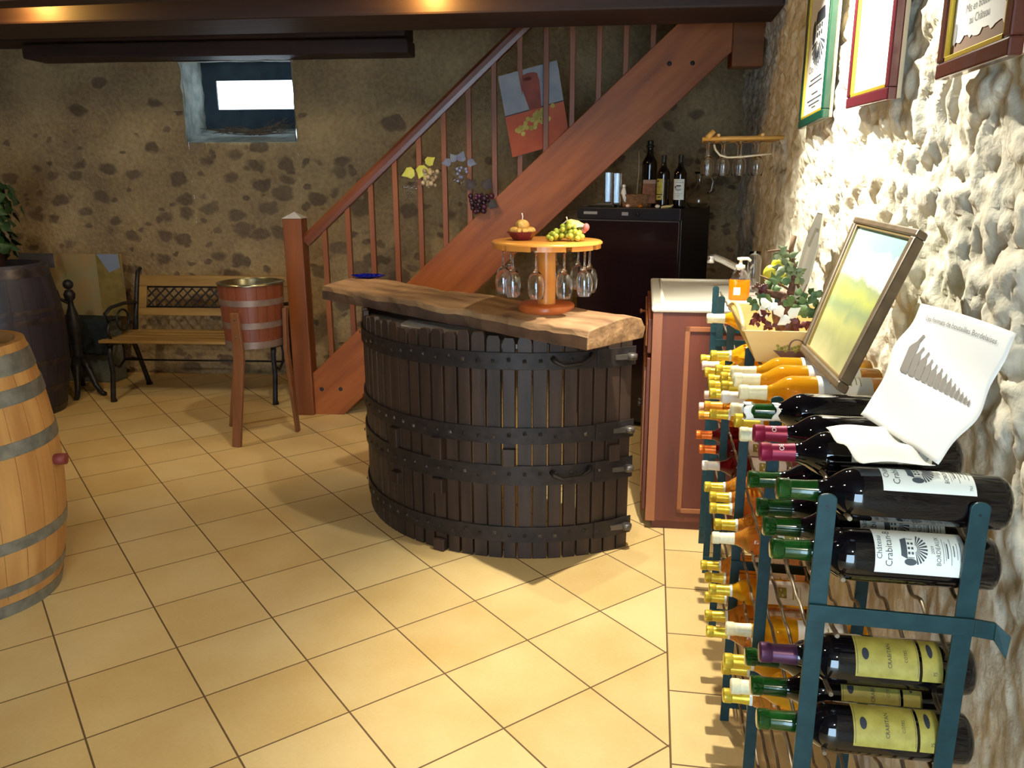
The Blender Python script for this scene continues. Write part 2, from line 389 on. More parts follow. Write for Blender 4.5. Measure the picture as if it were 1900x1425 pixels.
b = MB(); b.box((-5.7, -2.6, -.06), (1.2, 6.6, 0)); struct(b.build('floor', M_FLOOR))
b = MB(); b.box((-5.8, -2.7, 2.66), (1.3, 6.7, 2.76)); struct(b.build('ceiling', M_CEIL))
b = MB(); b.box((-5.75, -2.6, 0), (-5.6, 6.6, 2.66)); struct(b.build('wall_left', M_STONE))
M_PLASTER = mat('plain_plaster', (150, 140, 124), (170, 160, 142), rough=.9, scale=6)
b = MB(); b.box((-5.7, -2.7, 0), (-.9, -2.55, 2.66)); b.box((.56, -2.7, 0), (1.2, -2.55, 2.66)); b.box((-.9, -2.7, 2.3), (.56, -2.55, 2.66))
struct(b.build('wall_front', M_PLASTER))

# back wall, rubble stone, with the deep window opening
BV = 1.108
wl, wt = onS(335, 115, BV); wr, wbt = onS(551, 263, BV)
def fbm(p, o=4):
    return noise.fractal(p, 1.0, 2.0, o)
def back_disp(u, z):
    q = Vector((u*2.2, 3.1, z*2.6)); d = fbm(q)*.025 + fbm(q*4)*.008
    k = min(abs(u-wl), abs(u-wr)) if wbt-.05 < z < wt+.05 else 9
    return d
b = MB()
def bpanel(u0, u1, z0, z1, n=22):
    nu = max(2, int((u1-u0)*n)); nv = max(2, int((z1-z0)*n))
    b.grid(lambda s, t: E(u0+(u1-u0)*s, BV+back_disp(u0+(u1-u0)*s, z0+(z1-z0)*t), z0+(z1-z0)*t), nu, nv)
bpanel(-3.7, wl, 0, 2.66); bpanel(wr, 3.25, 0, 2.66); bpanel(wl, wr, 0, wbt); bpanel(wl, wr, wt, 2.66)
struct(b.build('wall_back', M_STONE))
# reveal: splayed left cheek, sill, soffit, dark inner board with a narrow pane
W2 = BV+.42
il, itp = onS(372, 116, W2); ir, ib = onS(552, 240, W2)
b = MB(); o = -.03
A = [E(wl, BV+o, wbt), E(wr, BV+o, wbt), E(wr, BV+o, wt), E(wl, BV+o, wt)]
Bq = [E(il, W2, ib), E(max(ir, wr), W2, ib), E(max(ir, wr), W2, itp), E(il, W2, itp)]
def cheek(i, j, n=10, amp=.012):
    def fn(s, t):
        p = A[i].lerp(A[j], s).lerp(Bq[i].lerp(Bq[j], s), t); w = fbm(p*9)*amp
        return p + Vector((w, w, w))
    b.grid(fn, n, n)
for i, j in ((0, 1), (1, 2), (2, 3), (3, 0)): cheek(i, j)
struct(b.build('window_2', M_REVEAL))
pl, pt_ = onS(400, 150, W2); pr, pb = onS(551, 202, W2)
b = MB()
def pan(u0, u1, z0, z1, v0=W2, v1=W2+.05):
    b.hexa([E(u0, v0, z0), E(u1, v0, z0), E(u1, v1, z0), E(u0, v1, z0), E(u0, v0, z1), E(u1, v0, z1), E(u1, v1, z1), E(u0, v1, z1)])
R_ = max(ir, wr)+.05
pan(il-.05, pl, ib-.1, itp+.1); pan(pr, R_, ib-.1, itp+.1); pan(pl, pr, ib-.1, pb); pan(pl, pr, pt_, itp+.1)
wo = struct(b.build('window_1', M_DARKBOARD))
M_PANE = mat('bright_window_pane', (235, 245, 255), rough=.4, emit=((225, 242, 255), 3.5))
b = MB(); pan(pl-.005, pr+.005, pb-.005, pt_+.005, W2+.02, W2+.03); b.build('window_pane', M_PANE, wo)

# right wall, rough pale stone in relief
def right_x(y, z):
    q = Vector((7.7, y*2.4, z*2.4))
    base = .600 + .02*smooth01((y-3)/3)
    d = fbm(q*.6)*.018 + fbm(q*2)*.010 + fbm(q*7, 4)*.008 + fbm(q*20, 3)*.004
    dist, pts = noise.voronoi(Vector((1.3, y*6.3+fbm(q*1.5)*.5, z*5.6+fbm(q*1.7)*.5)))
    d += (smooth01((dist[1]-dist[0])*3.2)-.6)*.016
    dist2, _ = noise.voronoi(Vector((4.3, y*19, z*19)))
    d += (smooth01((dist2[1]-dist2[0])*2.)-.6)*.006
    return base - d*(.35+.65*smooth01((z-.75)/.5))
b = MB()
b.grid(lambda s, t: Vector((right_x(-2.5+9*s, 2.66*t), -2.5+9*s, 2.66*t)), 860, 250)
struct(b.build('wall_right', M_LIME))
# beams
ZB = 2.33
def slab_line(yf, yb, x0, x1, z0, z1, kf, kb):
    m = MB(); m.hexa([(x0, yf+kf*(x0+.17), z0), (x1, yf+kf*(x1+.17), z0), (x1, yb+kb*(x1+.17), z0), (x0, yb+kb*(x0+.17), z0), (x0, yf+kf*(x0+.17), z1), (x1, yf+kf*(x1+.17), z1), (x1, yb+kb*(x1+.17), z1), (x0, yb+kb*(x0+.17), z1)]); return m
struct(slab_line(4.38, 4.83, -5.6, .60, ZB, 2.66, .065, .06).build('trim_1', M_BEAM, bevel=.012))
struct(slab_line(3.62, 3.80, -5.6, .56, ZB, 2.66, 0, 0).build('trim_2', M_BEAM, bevel=.012))
lu0, _ = onS(42, 112, BV-.26); lu1, lz0 = onS(757, 98, BV-.26); _, lz1 = onS(763, 84, BV-.26)
b = MB()
def ebox(u0, u1, v0, v1, z0, z1): b.hexa([E(u0, v0, z0), E(u1, v0, z0), E(u1, v1, z0), E(u0, v1, z0), E(u0, v0, z1), E(u1, v0, z1), E(u1, v1, z1), E(u0, v1, z1)])
ebox(lu0, lu1, BV-.26, BV+.02, lz0, lz0+.10)
struct(b.build('trim_3', M_BEAM, bevel=.012))
b = MB(); ebox(-3.4, lu1-.01, BV-.30, BV+.02, lz0+.105, lz0+.20); struct(b.build('trim_4', M_BEAM, bevel=.012))
b = MB(); ebox(-3.4, lu1-.01, BV-.36, BV+.02, lz0+.205, 2.66); struct(b.build('trim_5', M_BEAM, bevel=.012))
# end block of the stair trimmer at the right wall
b = MB(); u0, z0 = onS(1357, 124, .0); u1, _ = onS(1400, 124, .0); ebox(u0, 2.9, 0, .14, z0, 2.66); struct(b.build('trim_6', M_STAIR, bevel=.006))

# ================================================================== STAIRCASE
st = thing('staircase', 'reddish wooden staircase rising to the right behind the bar counter', 'staircase', tuple(E(0, 0, 0)))
b = MB(); NW = .122
ebox(0, NW, 0, NW, 0, 1.285); b.build('newel_post', M_STAIRV, st, bevel=.006)
b = MB(); c = E(NW/2, NW/2, 1.325); q = [E(-.004, -.004, 1.285), E(NW+.004, -.004, 1.285), E(NW+.004, NW+.004, 1.285), E(-.004, NW+.004, 1.285)]
b.add(q+[c], [(0, 1, 4), (1, 2, 4), (2, 3, 4), (3, 0, 4), (3, 2, 1, 0)]); cp = b.build('post_cap', mat('cap_painted_shine', (206, 206, 210), rough=.2, metal=.3), st); cp['label'] = 'pyramid cap with the window reflection painted in pale'  # pale cap colour stands in for the window's reflection
SV0, SV1 = .03, .09
def spx(l, v=SV0): return [onS(px, py, v) for px, py in l]
top = spx([(583, 690), (1240, 60)]); bot = spx([(640, 768), (1060, 375), (1390, 66)])
kt = (top[1][1]-top[0][1])/(top[1][0]-top[0][0])
def ztop(u): return top[0][1]+kt*(u-top[0][0])
kb_ = (bot[1][1]-bot[0][1])/(bot[1][0]-bot[0][0])
def zbot(u): return bot[0][1]+kb_*(u-bot[0][0])
UE = 2.75
ub0 = bot[0][0]-bot[0][1]/kb_
def stringer(v0, v1, nm, dz=0):
    poly = [(NW, 0), (ub0, 0), (UE, zbot(UE)), (UE, min(2.64, ztop(UE))), ((2.64-dz-ztop(0))/kt, 2.64), (NW, ztop(NW)+dz)]
    m = MB(); m.prism([E(u, v0, z) for u, z in poly], EY*(v1-v0)); return m.build(nm, M_STAIRD, st, bevel=.004)
ang = math.atan(kt)
M_STAIRD = mat('stringer_wood', (128, 64, 24), (172, 96, 40), rough=.5, scale=9, stretch=(.18, 1, 1.6), bump=.3, detail=7, lo=.3, hi=.7, rot=(0, -ang, 0))
M_RAILD = mat('rail_wood', (86, 44, 28), (116, 64, 40), rough=.3, scale=9, stretch=(.18, 1, 1.6), bump=.2, detail=7, rot=(0, -ang, 0))
stringer(SV0, SV1, 'stringer'); stringer(.60, .65, 'stringer', -.13)
for i, (px, py) in enumerate(((1242, 118), (1285, 117), (597, 722), (632, 722), (952, 448))):
    u, z = onS(px, py, SV0); b = MB(); b.lathe([(0, 0), (.012, 0), (.014, .004), (.009, .006), (0, .006)], 12, E(u, SV0-.004, z), R=Matrix((EX, UPZ, EY*1)).transposed()); b.build('bolt', M_IRON, st)
nst = 11; rise = 2.5/nst
for k in range(nst):
    z = rise*(k+1)-.12; u = (z+.20-ztop(0))/kt
    b = MB(); ebox(u-.06, u+.15, SV1, .60, z-.035, z); b.build('tread', M_STAIR, st)
r0, r1 = spx([(575, 440), (960, 60)], .05); kr = (r1[1]-r0[1])/(r1[0]-r0[0])
def zr(u): return r0[1]+kr*(u-r0[0])
b = MB(); dr = Vector((0, 0, 0))
prof = [(-.026, -.036), (.026, -.036), (.030, -.01), (.030, .018), (.018, .036), (-.018, .036), (-.030, .018), (-.030, -.01)]
ua, uz = NW, 1.68
dirv = (EX + UPZ*kr).normalized(); nrm = dirv.cross(EY).normalized()
if nrm.z < 0: nrm = -nrm
pa = E(ua, .06, zr(ua)); pb_ = E(uz, .06, zr(uz)); pr8 = [pa+EY*x+nrm*y for x, y in prof]
b.prism(pr8, pb_-pa); b.build('handrail', M_RAILD, st, bevel=.003)
for k in range(15):
    u = .250+.1555*k; b = MB(); w = .0165
    zt = min(zr(u)-.03, 2.6); zb = ztop(u)-.03
    if zb > 2.45: break
    ebox(u-w, u+w, .06-w, .06+w, zb, zt); b.build('baluster', M_STAIRV, st, bevel=.003)

# ================================================================== BARRELS
def barrel(name, label, c, h, rb, rm, mw, mh, hoops, bung=None, staves=26, hoopw=.05):
    t = thing(name, label, 'barrel', (c[0], c[1], 0)); cx, cy = c
    def R(z): k = (z/h-.5)*2; return rm-(rm-rb)*abs(k)**1.9
    zs = [h*i/26 for i in range(27)]
    b = MB()
    for i in range(staves):      # every stave is cut a little differently
        a0 = 2*PI*i/staves; a1 = 2*PI*(i+.985)/staves
        m = 3; vs = []; fs = []
        for z in zs:
            for k in range(m+1):
                a = a0+(a1-a0)*k/m; r = R(z)-(.0012 if k in (0, m) else 0); vs.append((cx+r*math.cos(a), cy+r*math.sin(a), z))
        for j in range(len(zs)-1):
            for k in range(m): fs.append((j*(m+1)+k, j*(m+1)+k+1, (j+1)*(m+1)+k+1, (j+1)*(m+1)+k))
        b.add(vs, fs, True)
    b.lathe([(R(h), h), (R(h)-.028, h), None, (R(h)-.034, h-.04)], 52, (cx, cy, 0)); b.lathe([(R(0)-.03, .04), (R(0)-.03, 0), None, (R(0), 0)], 52, (cx, cy, 0))
    b.build('staves', mw, t)
    b = MB(); b.lathe([(0, h-.038), (R(h)-.03, h-.038)], 52, (cx, cy, 0)); b.build('barrel_head', mw, t)
    for z0, z1 in hoops:
        b = MB(); b.lathe([(R(z0)-.001, z0), (R(z0)+.003, z0), None, (R((z0+z1)/2)+.0035, (z0+z1)/2), (R(z1)+.003, z1), None, (R(z1)-.001, z1)], 52, (cx, cy, 0)); b.build('hoop', mh, t)
    if bung:
        a, z, ln, r, mm = bung; d = Vector((math.cos(a), math.sin(a), 0)); p = Vector((cx, cy, z))+d*(R(z)-.01)
        b = MB(); b.tube([p, p+d*ln*.5, p+d*ln], [r*.85, r, r*.95], 14); b.build('bung', mm, t)
    return t
H1 = [(.0, .05), (.085, .125), (.255, .30), (.60, .65), (.775, .83), (.875, .945)]
barrel('oak_barrel', 'pale new oak wine barrel with grey metal hoops at the left edge', (-2.50, 2.46), .975, .285, .352, M_OAK, M_GALV, H1, (-.05+.35, .525, .05, .022, mat('bung_wood', (120, 50, 46), rough=.5)))
H2 = [(.0, .05), (.16, .20), (.34, .38), (.62, .66), (.69, .72), (.92, .98)]
barrel('old_barrel', 'old dark barrel with plants on top behind the pale oak barrel', (-4.20, 4.72), 1.0, .285, .352, M_BARREL2, M_DARKHOOP, H2, (-.9, .52, .012, .03, M_OAKRED))
# potted vine on the dark barrel
VX, VY, VZ = -4.19, 4.66, .964
t = thing('potted_vine', 'dark green leafy plant in a pot on the old dark barrel', 'plant', (VX, VY, VZ))
b = MB(); b.lathe([(0, 0), (.075, 0), (.10, .145), None, (.112, .145), (.112, .17), None, (.10, .17), (.095, .125), (0, .125)], 24, (VX, VY, VZ)); b.build('plant_pot', mat('dark_clay_pot', (70, 44, 36), (86, 54, 44), rough=.7), t)
def leaf(b, c, n, up, L, wd):
    n = Vector(n).normalized(); up = Vector(up); sd = n.cross(up).normalized(); fw = sd.cross(n).normalized()
    pts = [(0, 0), (.38, .12), (.5, .45), (.3, .62), (.12, .85), (0, 1), (-.12, .85), (-.3, .62), (-.5, .45), (-.38, .12)]
    vs = [Vector(c)+sd*x*wd+fw*y*L+n*(abs(x)*-.25*wd) for x, y in pts] + [Vector(c)+fw*.45*L+n*.04*L]
    b.add(vs, [(i, (i+1) % 10, 10) for i in range(10)], True)
rnd = random.Random(3)
b = MB()
for i in range(330):
    a = rnd.uniform(0, 2*PI); z = rnd.uniform(1.08, 1.56); rr = .20*math.sqrt(rnd.random())*(1.15 if 1.3 < z < 1.5 else .8)
    c = Vector((VX+rr*math.cos(a), VY+rr*math.sin(a), z)); n = Vector((math.cos(a), math.sin(a), rnd.uniform(-.2, 1)))
    leaf(b, c, n, (rnd.uniform(-1, 1), rnd.uniform(-1, 1), rnd.uniform(-1, .4)), .085, .075)
M_LEAF = mat('dark_green_leaf', (20, 44, 24), (40, 72, 32), rough=.5, scale=20)
b.build('foliage', M_LEAF, t)
b = MB()
for i in range(5):
    a = i*1.3; b.tube([(VX, VY, 1.06), (VX+.05*math.cos(a), VY+.05*math.sin(a), 1.25), (VX+.12*math.cos(a), VY+.12*math.sin(a), 1.45)], [.008, .006, .003], 6)
b.build('stem', mat('stem_brown', (70, 54, 36), rough=.8), t)

# ================================================================== BACK LEFT CORNER
# low table with a dark cloth and the picture standing on it
c0 = at(190, 600, Y=5.55)
TX0, TX1, TY0, TY1, TZ = -5.05, -3.98, 5.46, 5.71, .50
t = thing('low_table', 'low stone table with dark draped cloth left of the bench', 'table', ((TX0+TX1)/2, (TY0+TY1)/2, 0))
b = MB(); b.box((TX0+.04, TY0+.06, 0), (TX1-.06, TY1-.02, TZ-.02)); b.build('table_body', mat('grey_stone_block', (84, 92, 88), (112, 116, 108), rough=.9, scale=7, bump=.5), t, bevel=.01)
def drape(s, q):
    x = TX0+(TX1-TX0)*s; w = .012*math.sin(s*34)+.008*math.sin(s*71+1)
    if q < .45: return Vector((x, TY1-(TY1-TY0)*q/.45, TZ))
    k = (q-.45)/.55; return Vector((x, TY0-.01-w*k, TZ-.24*k*(1+.12*math.sin(s*9))))
b = MB(); b.grid(drape, 90, 20); b.build('cloth', mat('dark_teal_cloth', (20, 30, 38), (34, 46, 52), rough=.9, scale=30), t, solid=.004)
py = 5.64
q = [at(34, 468, Y=py), at(222, 476, Y=py), at(222, 582, Y=py), at(90, 586, Y=py)]
x0, x1 = q[0].x, q[1].x; z0, z1 = TZ+.003, q[0].z-.005
M_MAPP = mat('faded_landscape_print', (140, 140, 108), (166, 134, 92), rough=.6, scale=5, detail=6)
t = thing('canvas_print', 'wide faded landscape print standing on the cloth-covered low table', 'picture', ((x0+x1)/2, py, z0))
b = MB(); b.box((x0, py, z0), (x1, py+.02, z1)); b.build('canvas', M_MAPP, t)
xs = x1-.20
b = MB(); b.box((xs, py-.004, z0), (x1, py, z1)); b.build('side_strip', mat('ochre_vine_print', (116, 104, 56), (142, 122, 70), rough=.6, scale=14, detail=6), t)
b = MB(); b.add([(xs+.01, py-.006, z1), (x1-.01, py-.006, z1), (x1-.005, py-.006, z1-.10), (xs+.10, py-.006, z1-.14)], [(3, 2, 1, 0)]); b.build('blue_patch', mat('pale_blue_print', (128, 140, 166), rough=.6), t)
b = MB(); b.box((x0, py-.006, z1-.11), (x0+.30, py-.001, z1)); b.build('blue_corner', mat('grey_blue_print', (84, 88, 106), (100, 102, 116), rough=.6, scale=8), t)
# cast iron stand
sx, sy = -4.06, 5.22
t = thing('cast_iron_stand', 'black cast-iron tripod stand with a round knob beside the dark barrel', 'stand', (sx, sy, 0))
b = MB(); b.lathe([(0, .12), (.05, .12), (.06, .2), (.035, .3), (.045, .42), (.06, .5), (.04, .58), (.022, .64), (.018, .68), (.035, .70), (.04, .73), (.025, .76), (0, .765)], 20, (sx-.03, sy, 0)); b.build('column', M_IRON, t)
b = MB(); b.sphere((sx-.03, sy, .80), .036, 14, 10); b.build('knob', M_IRON, t)
b = MB(); b.tube([(sx-.03, sy, .66), (sx-.10, sy-.02, .70), (sx-.12, sy-.02, .755)], [.014, .012, .016], 10); b.build('handle', M_IRON, t)
for a in (-.25, -1.1, 2.2):
    d = Vector((math.cos(a), math.sin(a), 0)); o = Vector((sx-.03, sy, 0))
    k = .75; b = MB(); b.tube([o+d*.03+UPZ*.26, o+d*.12*k+UPZ*.20, o+d*.20*k+UPZ*.07, o+d*.27*k+UPZ*.02, o+d*.31*k+UPZ*.016], [.03, .026, .02, .018, .016], 10); b.build('leg', M_IRON, t)

# ================================================================== BENCH
fl = at(207, 745, Z=0); fr = at(512, 750, Z=0)
bx = (fr-fl); BL = bx.length; bx.normalize(); by = Vector((-bx.y, bx.x, 0))
t = thing('garden_bench', 'garden bench with yellow wooden slats and black lattice back under the window', 'bench', tuple(fl))
def Bp(x, y, z): return fl+bx*x+by*y+UPZ*z
SH = .425
for k, x in enumerate((0.02, BL)):
    b = MB()
    b.tube([Bp(x, 0, 0), Bp(x, -.005, .03), Bp(x, .03, .2), Bp(x, .02, .34), Bp(x, .04, SH-.02)], [.024, .018, .017, .018, .02], 8)
    b.tube([Bp(x, .50, 0), Bp(x, .49, .03), Bp(x, .42, .2), Bp(x, .36, .34), Bp(x, .34, SH-.02)], [.026, .018, .017, .018, .02], 8)
    b.tube([Bp(x, .03, .27), Bp(x, .12, .22), Bp(x, .2, .26), Bp(x, .30, .25), Bp(x, .40, .22)], .009, 6)
    b.tube([Bp(x, .2, .26), Bp(x, .21, .33), Bp(x, .19, SH-.02)], .008, 6)
    b.tube([Bp(x, .0, SH-.01), Bp(x, .2, SH-.035), Bp(x, .40, SH-.02)], .017, 8)
    b.tube([Bp(x, .38, SH-.03), Bp(x, .43, .58), Bp(x, .49, .78), Bp(x, .52, .86), Bp(x, .56, .88)], [.02, .017, .016, .016, .014], 8)
    b.tube([Bp(x, .44, .64), Bp(x, .28, .66), Bp(x, .10, .655), Bp(x, .02, .62), Bp(x, .05, .57), Bp(x, .10, .59)], .013, 8)
    b.tube([Bp(x, .07, .57), Bp(x, .03, .50), Bp(x, .06, SH)], .011, 8)
    pts = [Bp(x, .24+.08*math.cos(a), .545+.075*math.sin(a)) for a in [2*PI*i/16 for i in range(16)]]
    b.tube(pts, .008, 6, closed=True)
    b.build('side_frame', M_IRON, t)
for j in range(6):
    y = -.035+.077*j; z = SH+.002-.012*math.sin(j/5*PI)
    b = MB(); b.hexa([Bp(-.02, y, z), Bp(BL-.0, y, z), Bp(BL-.0, y+.058, z), Bp(-.02, y+.058, z), Bp(-.02, y, z+.02), Bp(BL-.0, y, z+.02), Bp(BL-.0, y+.058, z+.02), Bp(-.02, y+.058, z+.02)])
    b.build('seat_slat', M_BENCH, t, bevel=.004)
def back(x, z, o=0): return Bp(x, .395+(z-SH)*.30+o, z)
for z0, z1 in ((.755, .83), (.545, .60)):
    b = MB(); b.hexa([back(.03, z0), back(BL-.01, z0), back(BL-.01, z0, .02), back(.03, z0, .02), back(.03, z1), back(BL-.01, z1), back(BL-.01, z1, .02), back(.03, z1, .02)])
    b.build('back_rail', M_BENCH, t, bevel=.004)
for x0_, x1_ in ((.03, .09), (BL-.07, BL-.01)):
    b = MB(); b.hexa([back(x0_, .60), back(x1_, .60), back(x1_, .60, .02), back(x0_, .60, .02), back(x0_, .755), back(x1_, .755), back(x1_, .755, .02), back(x0_, .755, .02)])
    b.build('back_stile', M_BENCH, t, bevel=.003)
b = MB(); n = 15; w = (BL-.16)/n
for i in range(-3, n+3):
    for s in (1, -1):
        xa = .09+i*w; xb = xa+s*(.155)*1.0
        za, zb2 = .60, .755
        pts = []
        for k in range(9):
            x = xa+(xb-xa)*k/8; 
            if .085 <= x <= BL-.065: pts.append(back(x, za+(zb2-za)*k/8, .01))
        if len(pts) > 1: b.tube(pts, .006, 4)
b.tube([back(.09, .605, .01), back(BL-.07, .605, .01)], .008, 6); b.tube([back(.09, .75, .01), back(BL-.07, .75, .01)], .008, 6)
b.build('lattice_panel', M_IRON, t)
b = MB(); b.tube([Bp(.02, .2, .26), Bp(BL, .2, .26)], .007, 6); b.build('stretcher', M_IRON, t)

# ================================================================== WOODEN BUCKET ON LEGS
cx, cy = -2.28, 4.42
t = thing('bucket_stand', 'reddish wooden bucket with metal liner standing on three wooden legs', 'bucket', (cx, cy, 0))
zt_, zb_ = .945, .585; rt, rbk = .184, .165
def Rb(z): return rbk+(rt-rbk)*(z-zb_)/(zt_-zb_)
b = MB(); ns = 20
for i in range(ns):
    a0 = 2*PI*i/ns; a1 = 2*PI*(i+.98)/ns; vs = []; fs = []
    for z in (zb_, zt_):
        for k in range(4):
            a = a0+(a1-a0)*k/3; r = Rb(z)-(.001 if k in (0, 3) else 0); vs.append((cx+r*math.cos(a), cy+r*math.sin(a), z))
    for k in range(3): fs.append((k, k+1, 5+k, 4+k))
    b.add(vs, fs, True)
b.lathe([(Rb(zt_), zt_), (Rb(zt_)-.016, zt_)], 40, (cx, cy, 0)); b.lathe([(0, zb_+.01), (rbk-.002, zb_+.01)], 40, (cx, cy, 0))
b.build('staves', M_OAKRED, t)
for z0, z1 in ((.585, .625), (.70, .735), (.83, .865)):
    b = MB(); b.lathe([(Rb(z0)-.001, z0), (Rb(z0)+.003, z0), None, (Rb(z1)+.003, z1), None, (Rb(z1)-.001, z1)], 40, (cx, cy, 0)); b.build('hoop', M_TUBHOOP, t)
b = MB(); b.lathe([(rt+.006, zt_), (rt+.006, zt_+.008), (rt-.014, zt_+.010), None, (rt-.018, zt_), (rbk-.02, zb_+.05), (0, zb_+.05)], 40, (cx, cy, 0)); b.build('liner', mat('brass_tinted_steel', (150, 140, 110), rough=.25, metal=.9), t)
b = MB(); b.add([(cx+rt*.8, cy-.02, zt_+.01), (cx+rt+.02, cy-.01, zt_+.012), (cx+rt+.02, cy+.02, zt_+.012), (cx+rt*.8, cy+.03, zt_+.01)], [(0, 1, 2, 3)]); b.build('liner_lip', MATS['brass_tinted_steel'], t, solid=.004)
for k, (px, py) in enumerate(((440, 829), (553, 800), (None, None))):
    f = at(px, py, Z=0) if px else Vector((-2.585, 4.62, 0))
    d = Vector(((-.06, -1, 0), (1, .1, 0), (-.85, .5, 0))[k]).normalized(); sd = d.cross(UPZ)
    zA = .80; pa = Vector((cx, cy, 0))+d*(Rb(zA)+.016)+UPZ*zA; pm = Vector((cx, cy, 0))+d*(Rb(.58)+.02)+UPZ*.55
    b = MB(); wd = .032 if k == 0 else .026
    cs = [(pa, wd*.8), (pm, wd), (f+UPZ*.0, wd*.85)]
    vs = []; th = d*.011
    for p, w_ in cs: vs += [p-sd*w_-th, p+sd*w_-th, p+sd*w_+th, p-sd*w_+th]
    fs = [(0, 1, 2, 3)]
    for j in range(2):
        for e in range(4): fs.append((j*4+e, j*4+4+e, j*4+4+(e+1) % 4, j*4+(e+1) % 4))
    fs.append((11, 10, 9, 8))
    b.add(vs, fs); lg = b.build('leg', M_TUBLEG, t, bevel=.003)
    if k == 0:
        for z in (.76, .66):
            p = Vector((cx, cy, 0))+d*(Rb(z)+.029)+UPZ*z; b = MB(); b.sphere(p, .0065, 10, 6); b.build('screw', M_NAIL, lg)

# ================================================================== WINE PRESS BASKET (the bar)
PCX, PCY, PR, PHH = -.568, 3.854, .787, .945
A0, A1 = math.radians(172), math.radians(311)
t = thing('wine_press_basket', 'half-round counter made from an old dark slatted wine press basket', 'bar counter', (PCX, PCY, 0))
def Pc(r, a, z): return Vector((PCX+r*math.cos(a), PCY+r*math.sin(a), z))
NS = 31; da = (A1-A0)/NS; rp = random.Random(5)
for i in range(NS):
    a = A0+da*(i+.5); d = Vector((math.cos(a), math.sin(a), 0)); sd = Vector((-d.y, d.x, 0))
    hw = PR*da*.5*rp.uniform(.80, .92); z1 = PHH+rp.uniform(-.012, .012)
    if i in (1, 2, 3): z1 -= .004
    c = Pc(PR-.012, a, 0); b = MB()
    tw = rp.uniform(-.004, .004)
    # slat with rounded upper corners
    pts = [(-hw, 0), (hw, 0), (hw+tw*.3, z1-.018), (hw*.72, z1), (-hw*.72, z1), (-hw+tw*.3, z1-.018)]
    b.prism([c+sd*x+UPZ*z-d*.012 for x, z in pts], d*.024)
    b.build('stave', M_PRESSWOOD, t, bevel=.002)
HO = [(.808, .877, 0), (.503, .571, 0), (.327, .411, .0), (.076, .144, 0)]
for j, (z0, z1, dz) in enumerate(HO):
    b = MB(); n = 48; a0 = A0-.02; a1 = A1+.01; vs = []; fs = []
    for k in range(n+1):
        a = a0+(a1-a0)*k/n
        for r, z in ((PR+.002, z0), (PR+.009, z0), (PR+.009, z1), (PR+.002, z1)): vs.append(Pc(r, a, z))
    for k in range(n):
        for e in range(4): fs.append((k*4+e, k*4+4+e, k*4+4+(e+1) % 4, k*4+(e+1) % 4))
    fs += [(3, 2, 1, 0), (n*4, n*4+1, n*4+2, n*4+3)]
    b.add(vs, fs)
    # strengthening end strap
    vs = []; fs = []
    for k in range(9):
        a = A1-.22+.225*k/8
        for r, z in ((PR+.009, z0-.004), (PR+.014, z0-.004), (PR+.014, z1+.004), (PR+.009, z1+.004)): vs.append(Pc(r, a, z))
    for k in range(8):
        for e in range(4): fs.append((k*4+e, k*4+4+e, k*4+4+(e+1) % 4, k*4+(e+1) % 4))
    fs += [(3, 2, 1, 0), (32, 33, 34, 35)]
    b.add(vs, fs)
    h = b.build('hoop', M_PRESSIRON, t, bevel=.0015)
    for i in range(NS):
        if i % 2 == 0 or i > 8:
            a = A0+da*(i+.5); zc = (z0+z1)/2+rp.uniform(-.006, .012); p = Pc(PR+.012, a, zc); R = Matrix.Rotation(a, 3, 'Z')
            b = MB(); d = Vector((math.cos(a), math.sin(a), 0)); sd = Vector((-d.y, d.x, 0)); w = .0075; ph = rp.uniform(-.4, .4)
            u1 = sd*math.cos(ph)+UPZ*math.sin(ph); u2 = UPZ*math.cos(ph)-sd*math.sin(ph)
            b.add([p-u1*w-u2*w, p+u1*w-u2*w, p+u1*w+u2*w, p-u1*w+u2*w, p+d*.006], [(0, 1, 4), (1, 2, 4), (2, 3, 4), (3, 0, 4)])
            b.build('nail', M_NAIL if rp.random() < .25 else M_PRESSIRON, h)
    # hinge eye and pin on the right end
    p = Pc(PR+.028, A1-.035, (z0+z1)/2)
    b = MB(); b.lathe([(0, -.012), (.020, -.012), (.022, 0), None, (.022, .010), (.012, .014), (0, .014)], 16, p); b.bar(Pc(PR+.01, A1-.12, (z0+z1)/2), p, .014, .02); b.build('hinge_pin', M_NAIL, h)
    p = Pc(PR+.024, A0+.03, (z0+z1)/2+.02)
    b = MB(); b.tube([p+Vector((.02*math.cos(k*PI/6)-.006, 0, .02*math.sin(k*PI/6))) for k in range(12)], .006, 6, closed=True); b.build('ring', M_PRESSIRON, h)
for j, (ang_, z) in enumerate(((291, .375), (291, .845))):   # forged handles
    b = MB(); a = math.radians(ang_); w = .10
    pts = [Pc(PR+.012, a-w, z+.01), Pc(PR+.03, a-w*.9, z+.0), Pc(PR+.034, a-w*.5, z-.016), Pc(PR+.034, a+w*.4, z-.010), Pc(PR+.03, a+w*.85, z+.008), Pc(PR+.012, a+w, z+.018)]
    b.tube(pts, [.012, .009, .007, .007, .010, .014], 8); b.build('handle', M_PRESSIRON, t)
for i, z0, z1 in ((13, .415, .50), (17, .41, .505), (17, .26, .325), (13, .245, .30), (17, .0, .052), (22, .41, .485), (29, .41, .48)):   # blocks wedged behind the hoops
    a = A0+da*(i+.5); d = Vector((math.cos(a), math.sin(a), 0)); sd = Vector((-d.y, d.x, 0))
    b = MB(); b.obox(Pc(PR+.010, a, (z0+z1)/2), sd*.026, d*.016, UPZ*(z1-z0)/2); b.build('wedge_block', M_PRESSWOOD, t, bevel=.004)
b = MB(); n = 40   # inner shelf board
pts = [Pc(PR-.03, A0+.03+(A1-A0-.06)*k/n, .885) for k in range(n+1)]
